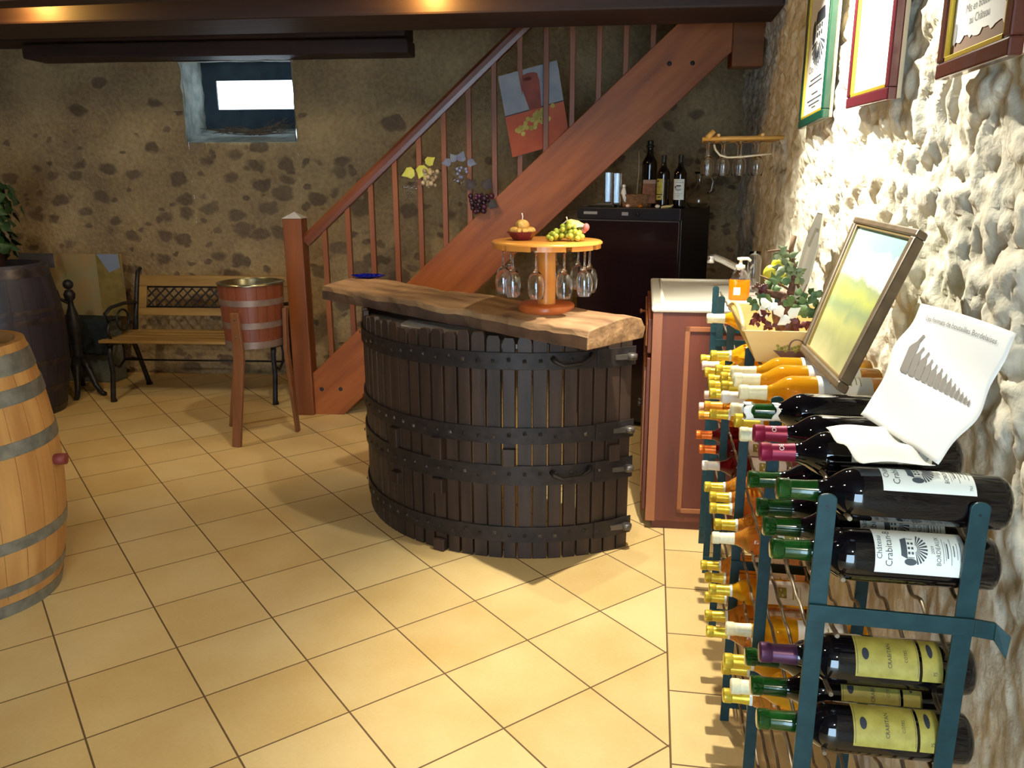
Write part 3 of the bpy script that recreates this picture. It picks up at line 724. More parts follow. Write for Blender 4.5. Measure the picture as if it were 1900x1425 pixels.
b.prism(pts, UPZ*.018); b.build('inner_shelf', mat('grey_painted_board', (120, 122, 122), (146, 146, 142), rough=.7, scale=6), t)
# paper sheet on the shelf
b = MB(); pA = at(742, 597, Z=.905); 
q = [at(738, 603, Z=.906), at(850, 622, Z=.906), at(900, 612, Z=.906), at(760, 592, Z=.906)]
b.add(q, [(0, 1, 2, 3)]); tag(b.build('paper_sheet', M_WHITE, solid=.001), 'white paper lying on the shelf inside the press counter under the beam', 'paper')

# thick half-log counter top
M_BARTOPD = mat('old_oak_top', (98, 68, 46), (176, 138, 98), rough=.6, scale=12, stretch=(.22, 1.3, 1.3), bump=1.2, detail=9, lo=.3, hi=.7, rot=(0, 0, math.radians(-36.4)))
FA = Vector((-.205, 2.80, .95)); FB = Vector((-1.60, 3.83, .95)); bdir = (FB-FA); LBM = bdir.length; bdir.normalize(); bn = Vector((-bdir.y, bdir.x, 0))
if bn.y < 0: bn = -bn
bw0, bw1 = .37, .30
WS0 = .90
prof = [(0, 0), (.0, .045), (.010, .068), (.05, .074), (.20, .086), (.28, .090), (.34, .078), (.37, .04), (.36, 0), (.18, -.0)]
NSG = 44; vs = []
for k in range(NSG+1):
    f = k/NSG; wsc = WS0+(bw1/bw0-WS0)*f
    for x, z in prof:
        wob = fbm(Vector((f*9, x*6, z*4)))*.010 + fbm(Vector((f*30, x*20, 3)))*.003
        sk = .0 if z > .001 or x == 0 else 0
        dx = (fbm(Vector((f*12, 5, z*9)))*.012 if x < .02 or x > .3 else 0)
        zz = z + (wob if z > .03 else 0)
        if z > .06 and .10 < x < .17 and f < .18: zz -= .010*math.sin(f/.18*PI)
        vs.append(FA+bdir*(f*LBM)+bn*(x*wsc+dx)+UPZ*zz)
m = len(prof); fs = []
for k in range(NSG):
    for e in range(m): fs.append((k*m+e, k*m+m+e, k*m+m+(e+1) % m, k*m+(e+1) % m))
fs += [tuple(range(m)), tuple(range(NSG*m, NSG*m+m))[::-1]]
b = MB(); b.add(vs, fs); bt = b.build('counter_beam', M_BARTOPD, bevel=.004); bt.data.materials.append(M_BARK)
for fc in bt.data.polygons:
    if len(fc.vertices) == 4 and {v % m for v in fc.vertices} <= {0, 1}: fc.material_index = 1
tag(bt, 'thick rough oak beam serving as bar top across the press basket', 'counter top')
ZT = .95+.088

# ================================================================== GLASSES AND CAROUSEL
def glass_mesh():
    b = MB()
    # hangs upside down: foot at z=0 on top, rim at z=-.19
    b.lathe([(0, 0), (.031, 0), (.033, -.0015), (.031, -.003), (.010, -.006), (.0042, -.014), (.0036, -.05), (.0040, -.068), (.010, -.078), (.024, -.092), (.0315, -.112), (.0335, -.132), (.0310, -.160), (.0275, -.182), (.0265, -.183), (.0262, -.182), (.0298, -.160), (.0322, -.132), (.0302, -.113), (.0228, -.0935), (.009, -.0805), (0, -.078)], 28)
    return b
g0 = None
def hang_glass(p, label, group, sc=1.0):
    global g0
    if g0 is None: g0 = glass_mesh().build('wine_glass', M_GLASS, local=True); o = g0
    else: o = g0.copy(); COL.objects.link(o)
    o.location = p; o.scale = (sc,)*3; tag(o, label, 'wine glass', group); return o
CX, CY = -.395, 3.17
t = thing('glass_carousel', 'round orange wooden glass holder standing on the bar beam', 'glass holder', (CX, CY, ZT-.012))
b = MB(); b.lathe([(0, ZT-.012), (.108, ZT-.012), (.111, ZT-.008), (.111, ZT+.014), (.106, ZT+.020), (0, ZT+.020)], 48, (CX, CY, 0)); b.build('base', M_CAROBASE, t)
b = MB(); b.lathe([(.036, ZT+.018), (.036, ZT+.236)], 32, (CX, CY, 0)); b.build('column', M_CAROUSEL, t)
DZ = ZT+.246; DR = .215; b = MB(); NG = 10
# upper plate
b.lathe([(0, DZ+.018), (DR-.006, DZ+.018), (DR, DZ+.013), (DR, DZ+.008), None, (0, DZ+.008)], 64, (CX, CY, 0))
b.build('top_plate', M_CAROUSEL, t)
b = MB(); gp = []
off = math.radians(12)
for k in range(NG):    # lower plate cut into wedges, the gaps are the glass slots
    a0 = off+2*PI*k/NG; a1 = off+2*PI*(k+1)/NG; g = .012
    poly = []
    c, s = math.cos, math.sin
    r_out = DR-.006
    ga = g/r_out
    for q in range(7):
        a = a0+ga+(a1-a0-2*ga)*q/6; poly.append(Vector((CX+r_out*c(a), CY+r_out*s(a), DZ-.010)))
    for q in range(4):
        r_in = .10; gi = g/r_in; a = a1-gi-(a1-a0-2*gi)*q/3; poly.append(Vector((CX+r_in*c(a), CY+r_in*s(a), DZ-.010)))
    b.prism(poly, UPZ*.018)
b.lathe([(0, DZ-.010), (.10, DZ-.010), None, (.10, DZ+.008)], 40, (CX, CY, 0))
b.build('slotted_plate', M_CAROUSEL, t)
wh = {0: 'at the right rim of the carousel', 1: 'at the right rear of the carousel', 2: 'at the back right of the carousel', 3: 'behind the carousel column', 4: 'at the left rear of the carousel', 5: 'at the left rim of the carousel', 6: 'at the left front of the carousel', 7: 'at the front left of the carousel column', 8: 'just in front of the carousel column', 9: 'at the front right of the carousel column'}
for k in range(NG):
    if k in (3,): continue
    a = off+2*PI*k/NG; r = .168
    hang_glass((CX+r*math.cos(a), CY+r*math.sin(a), DZ-.0065), 'wine glass hanging upside down '+wh[k], 'wine glasses on the carousel', .98)

# bowl with dried fruit candle, grapes
TOPZ = DZ+.0185
bp = Vector((CX-.095, CY+.0, TOPZ))
b = MB(); n = 6; vs = []
for r, z in ((.035, 0), (.062, .032), (.058, .033), (.033, .005)):
    for k in range(n): a = 2*PI*k/n+.3; vs.append(bp+Vector((r*math.cos(a), r*math.sin(a), z)))
fs = [tuple(range(n))[::-1]]+[(j*n+k, j*n+(k+1) % n, j*n+n+(k+1) % n, j*n+n+k) for j in range(3) for k in range(n)]+[tuple(range(3*n, 4*n))]
b.add(vs, fs); tag(b.build('hexagonal_bowl', mat('dark_red_ceramic', (110, 26, 40), rough=.25, coat=.4), bevel=.001), 'small dark red six-sided bowl on the left of the carousel top', 'bowl')
rg = random.Random(11)
M_NUT = mat('golden_dried_fruit', (196, 140, 60), (224, 180, 96), rough=.6, scale=60, bump=.4)
for i in range(11):
    a = i*2*PI/10; r = .034 if i < 10 else 0; z = .034+rg.uniform(0, .006)
    if i == 10: z = .056
    rr = rg.uniform(.0125, .016) if i < 10 else .024
    b = MB(); cst = bp+Vector((r*math.cos(a), r*math.sin(a), z)); R = Matrix.Rotation(rg.uniform(0, 3), 3, 'X')
    def fnp(s, q, cst=cst, rr=rr, i=i):
        th = PI*q; ph = 2*PI*s; k = rr*(1+.10*math.cos(5*ph+i))
        return cst+Vector((k*math.sin(th)*math.cos(ph)*1.1, k*math.sin(th)*math.sin(ph), rr*.9*math.cos(th)))
    b.grid(fnp, 20, 10)
    o = b.build('dried_fruit', M_NUT)
    tag(o, 'large golden gourd-like dried fruit on top of the heap in the red bowl' if i == 10 else 'small golden dried fruit heaped in the dark red bowl', 'dried fruit', 'dried fruits in the red bowl' if i < 10 else None)
    if i == 10:
        b = MB(); b.tube([cst+UPZ*.018, cst+Vector((.001, 0, .034)), cst+Vector((-.002, 0, .046))], .0018, 6); b.build('wick', M_WHITE, o)
gp0 = Vector((CX+.082, CY-.03, TOPZ))
gr = thing('grape_bunch', 'bunch of pale green grapes on the right of the carousel top', 'grapes', tuple(gp0))
M_GRAPE = mat('green_grape', (150, 160, 44), (184, 186, 76), rough=.25, scale=20, coat=.2)
cnt = 0; placed = []
for i in range(900):
    x = rg.uniform(-.075, .06); y = rg.uniform(-.045, .045); hmax = .018+.055*max(0, 1-abs(x-.01)/.085)
    z = rg.uniform(.0105, hmax)
    if (y/.045)**2+(z/hmax)**2 > 1.15: continue
    p = gp0+Vector((x, y, z))
    if all((p-q).length > .0155 for q in placed):
        placed.append(p); b = MB(); b.sphere(p, .0105, 14, 10); b.build('grape', M_GRAPE, gr); cnt += 1
    if cnt > 52: break
b = MB(); b.tube([gp0+Vector((-.02, 0, .06)), gp0+Vector((0, 0, .078)), gp0+Vector((-.004, 0, .09))], .0025, 6); b.build('stem', mat('pale_stem', (216, 206, 170), rough=.6), gr)
b = MB(); leaf(b, gp0+Vector((.0, 0, .078)), (.2, -.5, .8), (1, 0, -.35), .085, .05); b.build('leaf', mat('pale_yellow_leaf', (214, 190, 120), (222, 170, 120), rough=.5, scale=20), gr)
b = MB(); b.sphere(gp0+Vector((.072, -.005, .052)), .0125, 12, 8, (1, 1, 1.2)); b.sphere(gp0+Vector((.062, .004, .040)), .012, 12, 8); b.build('pink_berry', mat('dusty_pink_berry', (190, 110, 110), rough=.5), gr)
# blue glass dish at the far end of the beam
dp = at(683, 517, Z=1.035)
t = thing('blue_glass_dish', 'cobalt blue glass dish at the far left end of the bar beam', 'dish', tuple(dp))
b = MB(); M_BLUE = mat('cobalt_glass', (14, 20, 150), rough=.05, trans=.4)
def dish(s, q):
    a = 2*PI*s; r = .015+.055*q*(1+.14*math.cos(6*a)); return dp+Vector((r*math.cos(a)*1.15, r*math.sin(a)*.8, .001+.017*q**2))
b.grid(dish, 48, 8); b.build('bowl', M_BLUE, t, solid=.003)
b = MB()
for k in range(6): b.sphere(dp+Vector((.03*math.cos(k*1.05), .022*math.sin(k*1.05), .016)), .008, 10, 6)
b.build('glass_beads', M_BLUE, t)

# ================================================================== WINE FRIDGE AND WHAT STANDS ON IT
FRc = Vector((.165, 4.885, 0)); fx = Vector((-.615, .23, 0)).normalized(); fy = Vector((-fx.y*-1, 0, 0)); fy = Vector((.35, .936, 0)).normalized()
FW_, FD_, FHh = .655, .57, 1.352
def Fp(x, y, z): return FRc+fx*x+fy*y+UPZ*z      # x from the right front corner leftwards, y backwards
def fbox(b, x0, x1, y0, y1, z0, z1): return b.hexa([Fp(x1, y0, z0), Fp(x0, y0, z0), Fp(x0, y1, z0), Fp(x1, y1, z0), Fp(x1, y0, z1), Fp(x0, y0, z1), Fp(x0, y1, z1), Fp(x1, y1, z1)])
t = thing('wine_fridge', 'tall dark wine fridge under the stairs behind the bar', 'fridge', tuple(Fp(FW_/2, FD_/2, 0)))
M_FR = mat('fridge_body_black', (22, 22, 32), (28, 28, 38), rough=.4, scale=10); M_FRD = mat('fridge_door_maroon', (30, 18, 24), (36, 22, 28), rough=.16, scale=4, coat=.3)
b = MB(); fbox(b, 0, FW_, .03, FD_, .03, FHh); b.build('body', M_FR, t, bevel=.004)
b = MB(); fbox(b, .004, FW_-.004, 0, .03, .05, FHh-.075); b.build('door', M_FRD, t, bevel=.004)
b = MB(); fbox(b, 0, FW_, -.003, .032, FHh-.068, FHh); pn = b.build('control_panel', M_FR, t, bevel=.003)
b = MB(); fbox(b, 0.004, FW_-.004, -.006, .0, FHh-.078, FHh-.070); b.build('trim_strip', mat('steel_strip', (120, 120, 130), rough=.3, metal=.8), t)
b = MB(); fbox(b, FW_-.135, FW_-.045, -.006, -.003, FHh-.040, FHh-.024); b.build('name_plate', mat('grey_plate', (150, 150, 156), rough=.4), pn)
b = MB(); fbox(b, FW_-.335, FW_-.295, -.006, -.003, FHh-.044, FHh-.024); b.build('display', MATS['grey_plate'], pn)
b = MB(); b.lathe([(0, 0), (.012, 0), (.012, .006), (0, .008)], 16, Fp(.26, -.003, FHh-.035), R=Matrix((fx, UPZ, -fy)).transposed()); b.build('dial', M_FR, pn)
for x in (.04, FW_-.04):
    for y in (.06, FD_-.05):
        b = MB(); b.lathe([(0, 0), (.018, 0), (.018, .032), (0, .032)], 12, Fp(x, y, 0)); b.build('foot', M_FR, t)
def fr_at(px, dep, z=FHh):     # point on the fridge top below a pixel column, at a depth behind the front edge
    d = ray(px, 380); q = FRc+fy*dep; k = (q-CC).dot(fy)/d.dot(fy); p = CC+d*k; return Vector((p.x, p.y, z))
# ------------------------------------------------------------------ bottles
BP = [(0, .012), (.018, .004), (.031, 0), (.0365, .005), (.0375, .012), (.0375, .190), (.0368, .200), (.0335, .210), (.027, .2205), (.0205, .230), (.0165, .240), (.0146, .250), (.0136, .262), (.0132, .284), (.0148, .286), (.0148, .297), (.013, .300), (0, .300)]
def patch(r, a0, a1, z0, z1, n=18):
    b = MB(); b.grid(lambda s, q: Vector((r*math.cos(a0+(a1-a0)*s), r*math.sin(a0+(a1-a0)*s), z0+(z1-z0)*q)), n, 1); return b
def wrapf(r, zc, sc=1): return lambda x, y: Vector((r*math.cos(x/r), r*math.sin(x/r), zc+y))
_proto = {}
def bottle_proto(kind):
    """upright bottle, base at the origin, label centred on +x"""
    glass, cap, lab = kind
    r = bpy.data.objects.new('wine_bottle', None); COL.objects.link(r); r.empty_display_size = .02; ORG[r.name] = Vector((0, 0, 0))
    b = MB(); b.lathe(BP, 32); b.build('glass_body', {'red': M_REDGLASS, 'sweet': M_SWEET, 'amber': M_AMBER, 'rose': M_PINKW}[glass], r, local=True)
    h0 = .246 if cap != 'black' else .252
    b = MB(); b.lathe([(.0158, h0), (.0153, .252), (.0145, .262), (.0141, .282), None, (.0156, .2845), (.0156, .2985), None, (.0135, .3012), (0, .3012)], 24)
    c = b.build('foil_capsule', M_CAP[cap], r, local=True)
    if cap == 'pink':
        f = Flat(); f.text('OE', 0, -.004, .011); f.rect(-.012, -.012, .012, -.010); f.to(wrapf(.0147, .268)).build('foil_print', M_LABEL, c, local=True)
    if glass != 'red':
        b = MB(); b.lathe([(.01535, .232-.004), (.0205*.985+.0006, .2295)], 20)
    rr = .0378
    if cap == 'yellow':
        b = MB(); b.lathe([(.0170, .2405), (.0162, .2465)], 24); b.build('white_band', M_LABEL, r, local=True)
    if lab == 'chateau':
        l = patch(rr, -.98, .98, .048, .166, 26).build('label', M_LABEL, r, local=True)
        f = Flat(); f.text('Château', 0, .050, .0105); f.text('Crabitan-B', .001, .0365, .0130); f.emblem(0, .014, .050)
        f.text('2009', 0, -.0185, .006); f.text('BORDEAUX', 0, -.0265, .0082)
        for y, w, h in ((-.0305, .018, .0006), (-.0335, .014, .0006), (-.0365, .011, .0016), (-.0405, .020, .0007), (-.0445, .008, .0012), (-.0485, .012, .0007), (-.0530, .014, .0007)): f.rect(-w, y, w, y+h)
        f.text('75cl', -.027, -.0545, .0050)
        f.to(wrapf(rr+.0004, .107), .005).build('label_print', mat('slate_ink', (70, 78, 86), rough=.7), l, local=True)
    elif lab == 'gold':
        l = patch(rr, -.92, .92, .080, .168, 26).build('label', M_GOLDLABEL, r, local=True)
        f = Flat(); f.disc(.0, .030, .009, .005); f.text('CRABITAN', 0, -.006, .0078); f.text('CÔTES', 0, -.028, .0060); f.rect(-.030, .041, .030, .0416); f.rect(-.030, -.0424, .030, -.0418)
        f.to(wrapf(rr+.0004, .124), .005).build('label_print', M_INK, l, local=True)
        l = patch(rr, -.92, .92, .048, .076, 26).build('lower_label', M_GOLDLABEL, r, local=True)
        f = Flat(); f.disc(.012, .002, .012, .004); f.text('75', -.022, -.006, .007); f.to(wrapf(rr+.0004, .062), .005).build('label_print', M_INK, l, local=True)
    elif lab == 'white':
        l = patch(rr, -.95, .95, .045, .150, 20).build('label', M_WHITE, r, local=True)
        f = Flat(); f.rect(-.014, .006, .014, .030); f.rect(-.018, -.012, .018, -.009); f.rect(-.015, -.022, .015, -.020); f.rect(-.018, -.030, .018, -.0285)
        f.to(wrapf(rr+.0004, .0975), .005).build('label_print', M_GOLDLABEL, l, local=True)
    elif lab == 'yellow':
        l = patch(rr, -.8, .8, .06, .15, 18).build('label', mat('yellow_label', (222, 190, 40), rough=.5), r, local=True)
    return r
USED = set()
def place_bottle(kind, base, direction, spin, label, group):
    """direction: unit vector from base to neck; spin: where the label faces"""
    if kind not in _proto: _proto[kind] = bottle_proto(kind); r = _proto[kind]
    else: r = copy_tree(_proto[kind])
    z = Vector(direction).normalized(); f = Vector(spin); x = (f-z*f.dot(z)).normalized(); y = z.cross(x)
    r.rotation_mode = 'XYZ'; r.rotation_euler = Matrix((x, y, z)).transposed().to_euler(); r.location = base
    r['label'] = label; r['category'] = 'wine bottle'
    if group: r['group'] = group
    elif 'group' in r: del r['group']
    return r
# three bottles on the fridge
tocam = Vector((.0, -1, .0))
b0 = fr_at(1203, .26)
mg = place_bottle(('red', 'black', None), b0, (0, 0, 1), tocam, 'large dark bottle with a loop on its neck at the left on the fridge', None); mg.scale = (1.22, 1.22, 1.30)
b = MB(); b.tube([Vector((.028*math.cos(a)-.022, 0, .262+.026*math.sin(a))) for a in [PI*k/8+PI/2 for k in range(9)]], .004, 6); b.build('neck_loop', M_CAP['black'], mg, local=True)
b = MB(); b.lathe([(.0148, .268), (.021, .272), (.021, .279), (.0148, .282)], 16); b.build('neck_ring', M_CAP['black'], mg, local=True)
place_bottle(('red', 'black', 'gold'), fr_at(1229, .08), (0, 0, 1), (-.8, -.6, 0), 'dark bottle with half gold half cream label in the middle on the fridge', None)
place_bottle(('red', 'black', 'chateau'), fr_at(1260, .12), (0, 0, 1), (-.30, -1, 0), 'dark bottle with white emblem label at the right on the fridge', None)
# wicker basket and cork box
M_WICK = mat('wicker', (104, 72, 46), (150, 108, 70), rough=.7, scale=60, stretch=(1, 1, 3), bump=1)
c = fr_at(1182, .16); b = MB()
n = 60
def bask(s, q):
    a = 2*PI*s; rr = 1+.02*math.sin(a*24+q*PI*14); return Vector((c.x+(.085+.012*q)*rr*math.cos(a), c.y+(.055+.01*q)*rr*math.sin(a), c.z+.002+.068*q))
b.grid(bask, n, 10); b.add([bask(k/n, 0) for k in range(n)], [tuple(range(n))])
b.tube([bask(k/n, 1) for k in range(n)], .005, 6, closed=True)
tag(b.build('wicker_basket', M_WICK, solid=.004), 'low wicker basket at the front left on the fridge', 'basket')
c = fr_at(1203, .16, FHh+.003); b = MB()
b.hexa([c+Vector(v) for v in ((-.042, -.02, .02), (.042, -.02, .02), (.042, .04, .02), (-.042, .04, .02), (-.036, -.015, .135), (.040, -.015, .135), (.040, .035, .135), (-.036, .035, .135))])
bx_ = b.build('cork_box', mat('cork_brown', (108, 66, 46), (134, 88, 62), rough=.8, scale=40, bump=.5), bevel=.003); tag(bx_, 'brown cork box with pale lid standing in the wicker basket', 'box')
b = MB(); b.box((c.x-.036, c.y-.017, c.z+.135), (c.x+.041, c.y+.037, c.z+.158)); lid = b.build('lid', mat('pale_brown_lid', (150, 122, 104), rough=.7), bx_, bevel=.002)
c = fr_at(1189, .10); b = MB(); b.tube([c+Vector((-.03, .03, .03)), c+Vector((-.018, .04, .20)), c+Vector((-.022, .05, .33))], [.005, .004, .003], 6)
tag(b.build('thin_stick', mat('pale_stick', (130, 120, 96), rough=.7)), 'thin pale stick leaning beside the large bottle on the fridge', 'stick')
# white paper figure
c = fr_at(1160, .10, FHh+.03); t = thing('white_figurine', 'small white bird-like figurine in the left of the wicker basket', 'figurine', tuple(c))
b = MB(); b.tube([c, c+Vector((-.004, 0, .03)), c+Vector((-.012, 0, .06)), c+Vector((-.010, 0, .085))], [.006, .014, .016, .008], 10); b.build('body', M_WHITE, t)
b = MB(); b.sphere(c+Vector((-.010, 0, .094)), .011, 12, 8); b.build('head', M_WHITE, t)
# tall clear vases at the back left
for px, dp_, h in ((1128, .28, .205), (1144, .25, .20)):
    c = fr_at(px, dp_); b = MB(); b.lathe([(0, 0), (.030, 0), None, (.031, h), None, (.0285, h), None, (.0275, .006), None, (0, .006)], 24, c)
    tag(b.build('tall_glass', M_GLASS), 'tall clear straight glass at the far left on the fridge' if px == 1128 else 'tall clear straight glass just left of the wicker basket', 'glass')
# carafe
c = fr_at(1296, .18); t = thing('glass_carafe', 'clear glass decanter with handle at the right end of the fridge', 'carafe', tuple(c))
b = MB(); b.lathe([(0, 0), (.045, 0), (.066, .015), (.072, .04), (.062, .07), (.038, .10), (.022, .13), (.018, .16), (.022, .19), (.034, .205), (.032, .206), (.020, .189), (.016, .16), (.020, .13), (.036, .10), (.060, .07), (.070, .04), (.064, .017), (.044, .003), (0, .003)], 32, c); b.build('vessel', M_GLASS, t)
b = MB(); b.tube([c+Vector((.026, 0, .19)), c+Vector((.06, 0, .185)), c+Vector((.078, 0, .15)), c+Vector((.07, 0, .10)), c+Vector((.050, 0, .085))], .005, 8); b.build('handle', M_GLASS, t)
# tray, corks and openers lying on the fridge
c = fr_at(1225, .06); b = MB(); b.lathe([(0, 0), (.10, 0), (.11, .006), (.108, .007), (.10, .002), (0, .002)], 36, c+Vector((0, .07, 0)), R=Matrix.Diagonal((1.0, .45, 1)))
b = MB()
c = fr_at(1118, .04); t = thing('corkscrew_case', 'flat black case lying on the front left of the fridge', 'case', tuple(c))
b = MB(); b.obox(c+UPZ*.010, fx*-.085, fy*.03, UPZ*.009); b.build('case_body', M_CAP['black'], t, bevel=.004)
b = MB(); b.obox(c+UPZ*.0205-fx*.02, fx*-.05, fy*.018, UPZ*.003); b.build('steel_clip', mat('steel_strip2', (150, 150, 156), rough=.3, metal=.8), t)
for i, (px, dd, m_, nm, lb) in enumerate(((1165, .035, M_CAP['pale'], 'pale_cork', 'small pale cork left of the amber one on the front fridge edge'), (1188, .03, M_AMBER, 'amber_stopper', 'round amber stopper on the front edge of the fridge'), (1220, .02, M_CAP['white'], 'white_shell', 'small round white shell in front of the middle fridge bottle'))):
    c = fr_at(px, dd); b = MB(); b.sphere(c+UPZ*.011, .012, 12, 8, (1.2, 1, .9)); tag(b.build(nm, m_), lb, 'cork' if i == 0 else 'stopper' if i == 1 else 'shell')
c = fr_at(1238, .025); b = MB(); b.tube([c+Vector((-.035, 0, .006)), c+Vector((-.01, .002, .009)), c+Vector((.02, .0, .012)), c+Vector((.034, .004, .022))], [.006, .009, .008, .004], 8)
tag(b.build('carved_bone_piece', mat('ivory_piece', (196, 180, 124), rough=.5)), 'pale elongated piece lying before the two labelled fridge bottles', 'ornament')

# ================================================================== GLASS RACK ON THE WALL
RZ = at(1303, 258, Y=4.15).z; RY0 = 4.15; RX0 = at(1303, 258, Y=4.15).x
t = thing('bamboo_glass_rack', 'bamboo rack with wine glasses hanging under it on the stone wall', 'glass rack', (.59, 4.35, RZ))
for i in range(6):
    y = RY0+.075*i; b = MB(); b.tube([(RX0+.004*i, y, RZ), (.35, y, RZ+.003), (.60, y, RZ+.004)], .0095, 8); b.build('bamboo_rod', M_BAMBOO, t)
for x in (.30, .50):
    b = MB(); b.tube([(x, RY0-.02, RZ+.016), (x, RY0+.42, RZ+.016)], .007, 8); b.build('cross_rod', M_BAMBOO, t)
b = MB(); p = at(1312, 256, Y=4.12); q = at(1325, 243, Y=4.12); b.tube([p, q], .012, 10); b.build('end_peg', M_BAMBOO, t)
b = MB(); pts = [at(x, y, Y=4.14) for x, y in ((1325, 268), (1328, 279), (1336, 288), (1350, 292), (1375, 291), (1405, 288), (1432, 285))]; b.tube(pts, .0045, 8); b.build('support_wire', mat('white_wire', (226, 214, 186), rough=.4), t)
names = [['nearest', 'left end'], ['nearest', 'second from the left'], ['nearest', 'third from the left'], ['nearest', 'wall end']]
for r, dy in ((0, .0375), (1, .1875)):
    for k, px in enumerate((1316, 1345, 1376, 1408)):
        p = at(px, 266, Y=RY0+.0375); q = Vector((p.x, RY0+dy+.0, RZ-.011))
        hang_glass(q, 'wine glass in the %s row of the bamboo rack, %s' % (('front', 'rear')[r], names[k][1]), 'wine glasses under the bamboo rack', .87)

# ================================================================== SINK CABINET
CZ = .985
Aq, Bq2, Cq, Dq = Vector((.022, 3.455, 0)), Vector((.55, 3.475, 0)), Vector((.555, 4.40, 0)), Vector((.012, 4.40, 0))
t = thing('sink_cabinet', 'reddish wooden cabinet with moulded side panel between bar and wall', 'cabinet', (.28, 3.9, 0))
def up4(q, z): return [v+UPZ*z for v in q]
b = MB(); b.hexa(up4((Aq, Bq2, Cq, Dq), .04)+up4((Aq, Bq2, Cq, Dq), CZ)); b.build('carcass', M_CAB, t, bevel=.003)
b = MB(); k4 = [Aq+Vector((.03, .02, 0)), Bq2, Cq, Dq+Vector((.04, 0, 0))]; b.hexa(up4(k4, 0)+up4(k4, .05)); b.build('plinth', M_CAB, t)
sx_ = (Bq2-Aq).normalized(); sn = Vector((sx_.y, -sx_.x, 0))
def Sp(x, z, o=0): return Aq+sx_*x+sn*o+UPZ*z
b = MB(); b.hexa([Sp(0, .04, .004), Sp(.042, .04, .004), Sp(.042, .04, 0), Sp(0, .04, 0), Sp(0, CZ, .004), Sp(.042, CZ, .004), Sp(.042, CZ, 0), Sp(0, CZ, 0)]); b.build('corner_stile', M_CABTRIM, t, bevel=.002)
xm0, zm0, zm1 = at(1262, 800, Y=3.455).x-.022, at(1262, 952, Y=3.455).z, at(1265, 606, Y=3.455).z
b = MB(); w = .022
for (x0, x1, z0, z1) in ((xm0, .52, zm1-w, zm1), (xm0, .52, zm0, zm0+w), (xm0, xm0+w, zm0, zm1), (.52-w, .52, zm0, zm1)):
    b.hexa([Sp(x0, z0, .008), Sp(x1, z0, .008), Sp(x1, z0, 0), Sp(x0, z0, 0), Sp(x0, z1, .008), Sp(x1, z1, .008), Sp(x1, z1, 0), Sp(x0, z1, 0)])
b.build('panel_moulding', M_CABTRIM, t, bevel=.003)
fxv = (Dq-Aq).normalized(); fn_ = Vector((-fxv.y, fxv.x, 0)); fn_ = fn_ if fn_.x < 0 else -fn_; FL = (Dq-Aq).length
def Gp(x, z, o=0): return Aq+fxv*x+fn_*o+UPZ*z
def gbox(b, x0, x1, z0, z1, o0, o1): return b.hexa([Gp(x0, z0, o0), Gp(x1, z0, o0), Gp(x1, z0, o1), Gp(x0, z0, o1), Gp(x0, z1, o0), Gp(x1, z1, o0), Gp(x1, z1, o1), Gp(x0, z1, o1)])
for j in range(2):
    x0, x1 = .03+j*.455, .03+j*.455+.43
    dr = gbox(MB(), x0, x1, .80, .95, 0, .018).build('drawer', M_CAB, t, bevel=.004)
    gbox(MB(), x0+.03, x1-.03, .825, .925, .018, .026).build('drawer_panel', M_CABTRIM, dr, bevel=.006)
    p = Gp((x0+x1)/2, .875, .026); b = MB(); b.tube([p, p+fn_*.012, p+fn_*.022, p+fn_*.028], [.006, .006, .013, .008], 12); b.build('knob', M_CABTRIM, dr)
    do = gbox(MB(), x0, x1, .08, .78, 0, .018).build('door', M_CAB, t, bevel=.004)
    b = MB(); 
    for (a0, a1, c0_, c1) in ((x0+.05, x1-.05, .13, .15), (x0+.05, x1-.05, .71, .73), (x0+.05, x0+.07, .13, .73), (x1-.07, x1-.05, .13, .73)): gbox(b, a0, a1, c0_, c1, .018, .027)
    b.build('door_moulding', M_CABTRIM, do, bevel=.002)
    xk = x1-.02 if j == 0 else x0+.02; p = Gp(xk, .46, .018); b = MB(); b.tube([p, p+fn_*.014, p+fn_*.024, p+fn_*.031], [.006, .006, .013, .008], 12); b.build('knob', M_NAIL, do)
M_CERAM = mat('white_ceramic', (240, 234, 214), (246, 242, 228), rough=.25, scale=4, coat=.4)
o4 = [Aq+Vector((-.006, -.012, 0)), Bq2+Vector((.005, -.012, 0)), Cq, Dq+Vector((-.004, 0, 0))]
t = thing('ceramic_sink_top', 'glossy white ceramic worktop with sink on the reddish cabinet', 'worktop', (.28, 3.9, CZ))
b = MB(); b.hexa(up4(o4, CZ)+up4(o4, CZ+.028)); b.build('top_slab', M_CERAM, t, bevel=.01)
i4 = [v.lerp((Aq+Bq2+Cq+Dq)/4, .16) for v in (Aq, Bq2, Cq, Dq)]
b = MB(); 
for i in range(4): b.tube([i4[i]+UPZ*(CZ+.028), i4[(i+1) % 4]+UPZ*(CZ+.028)], .008, 8)
b.build('raised_rim', M_CERAM, t)
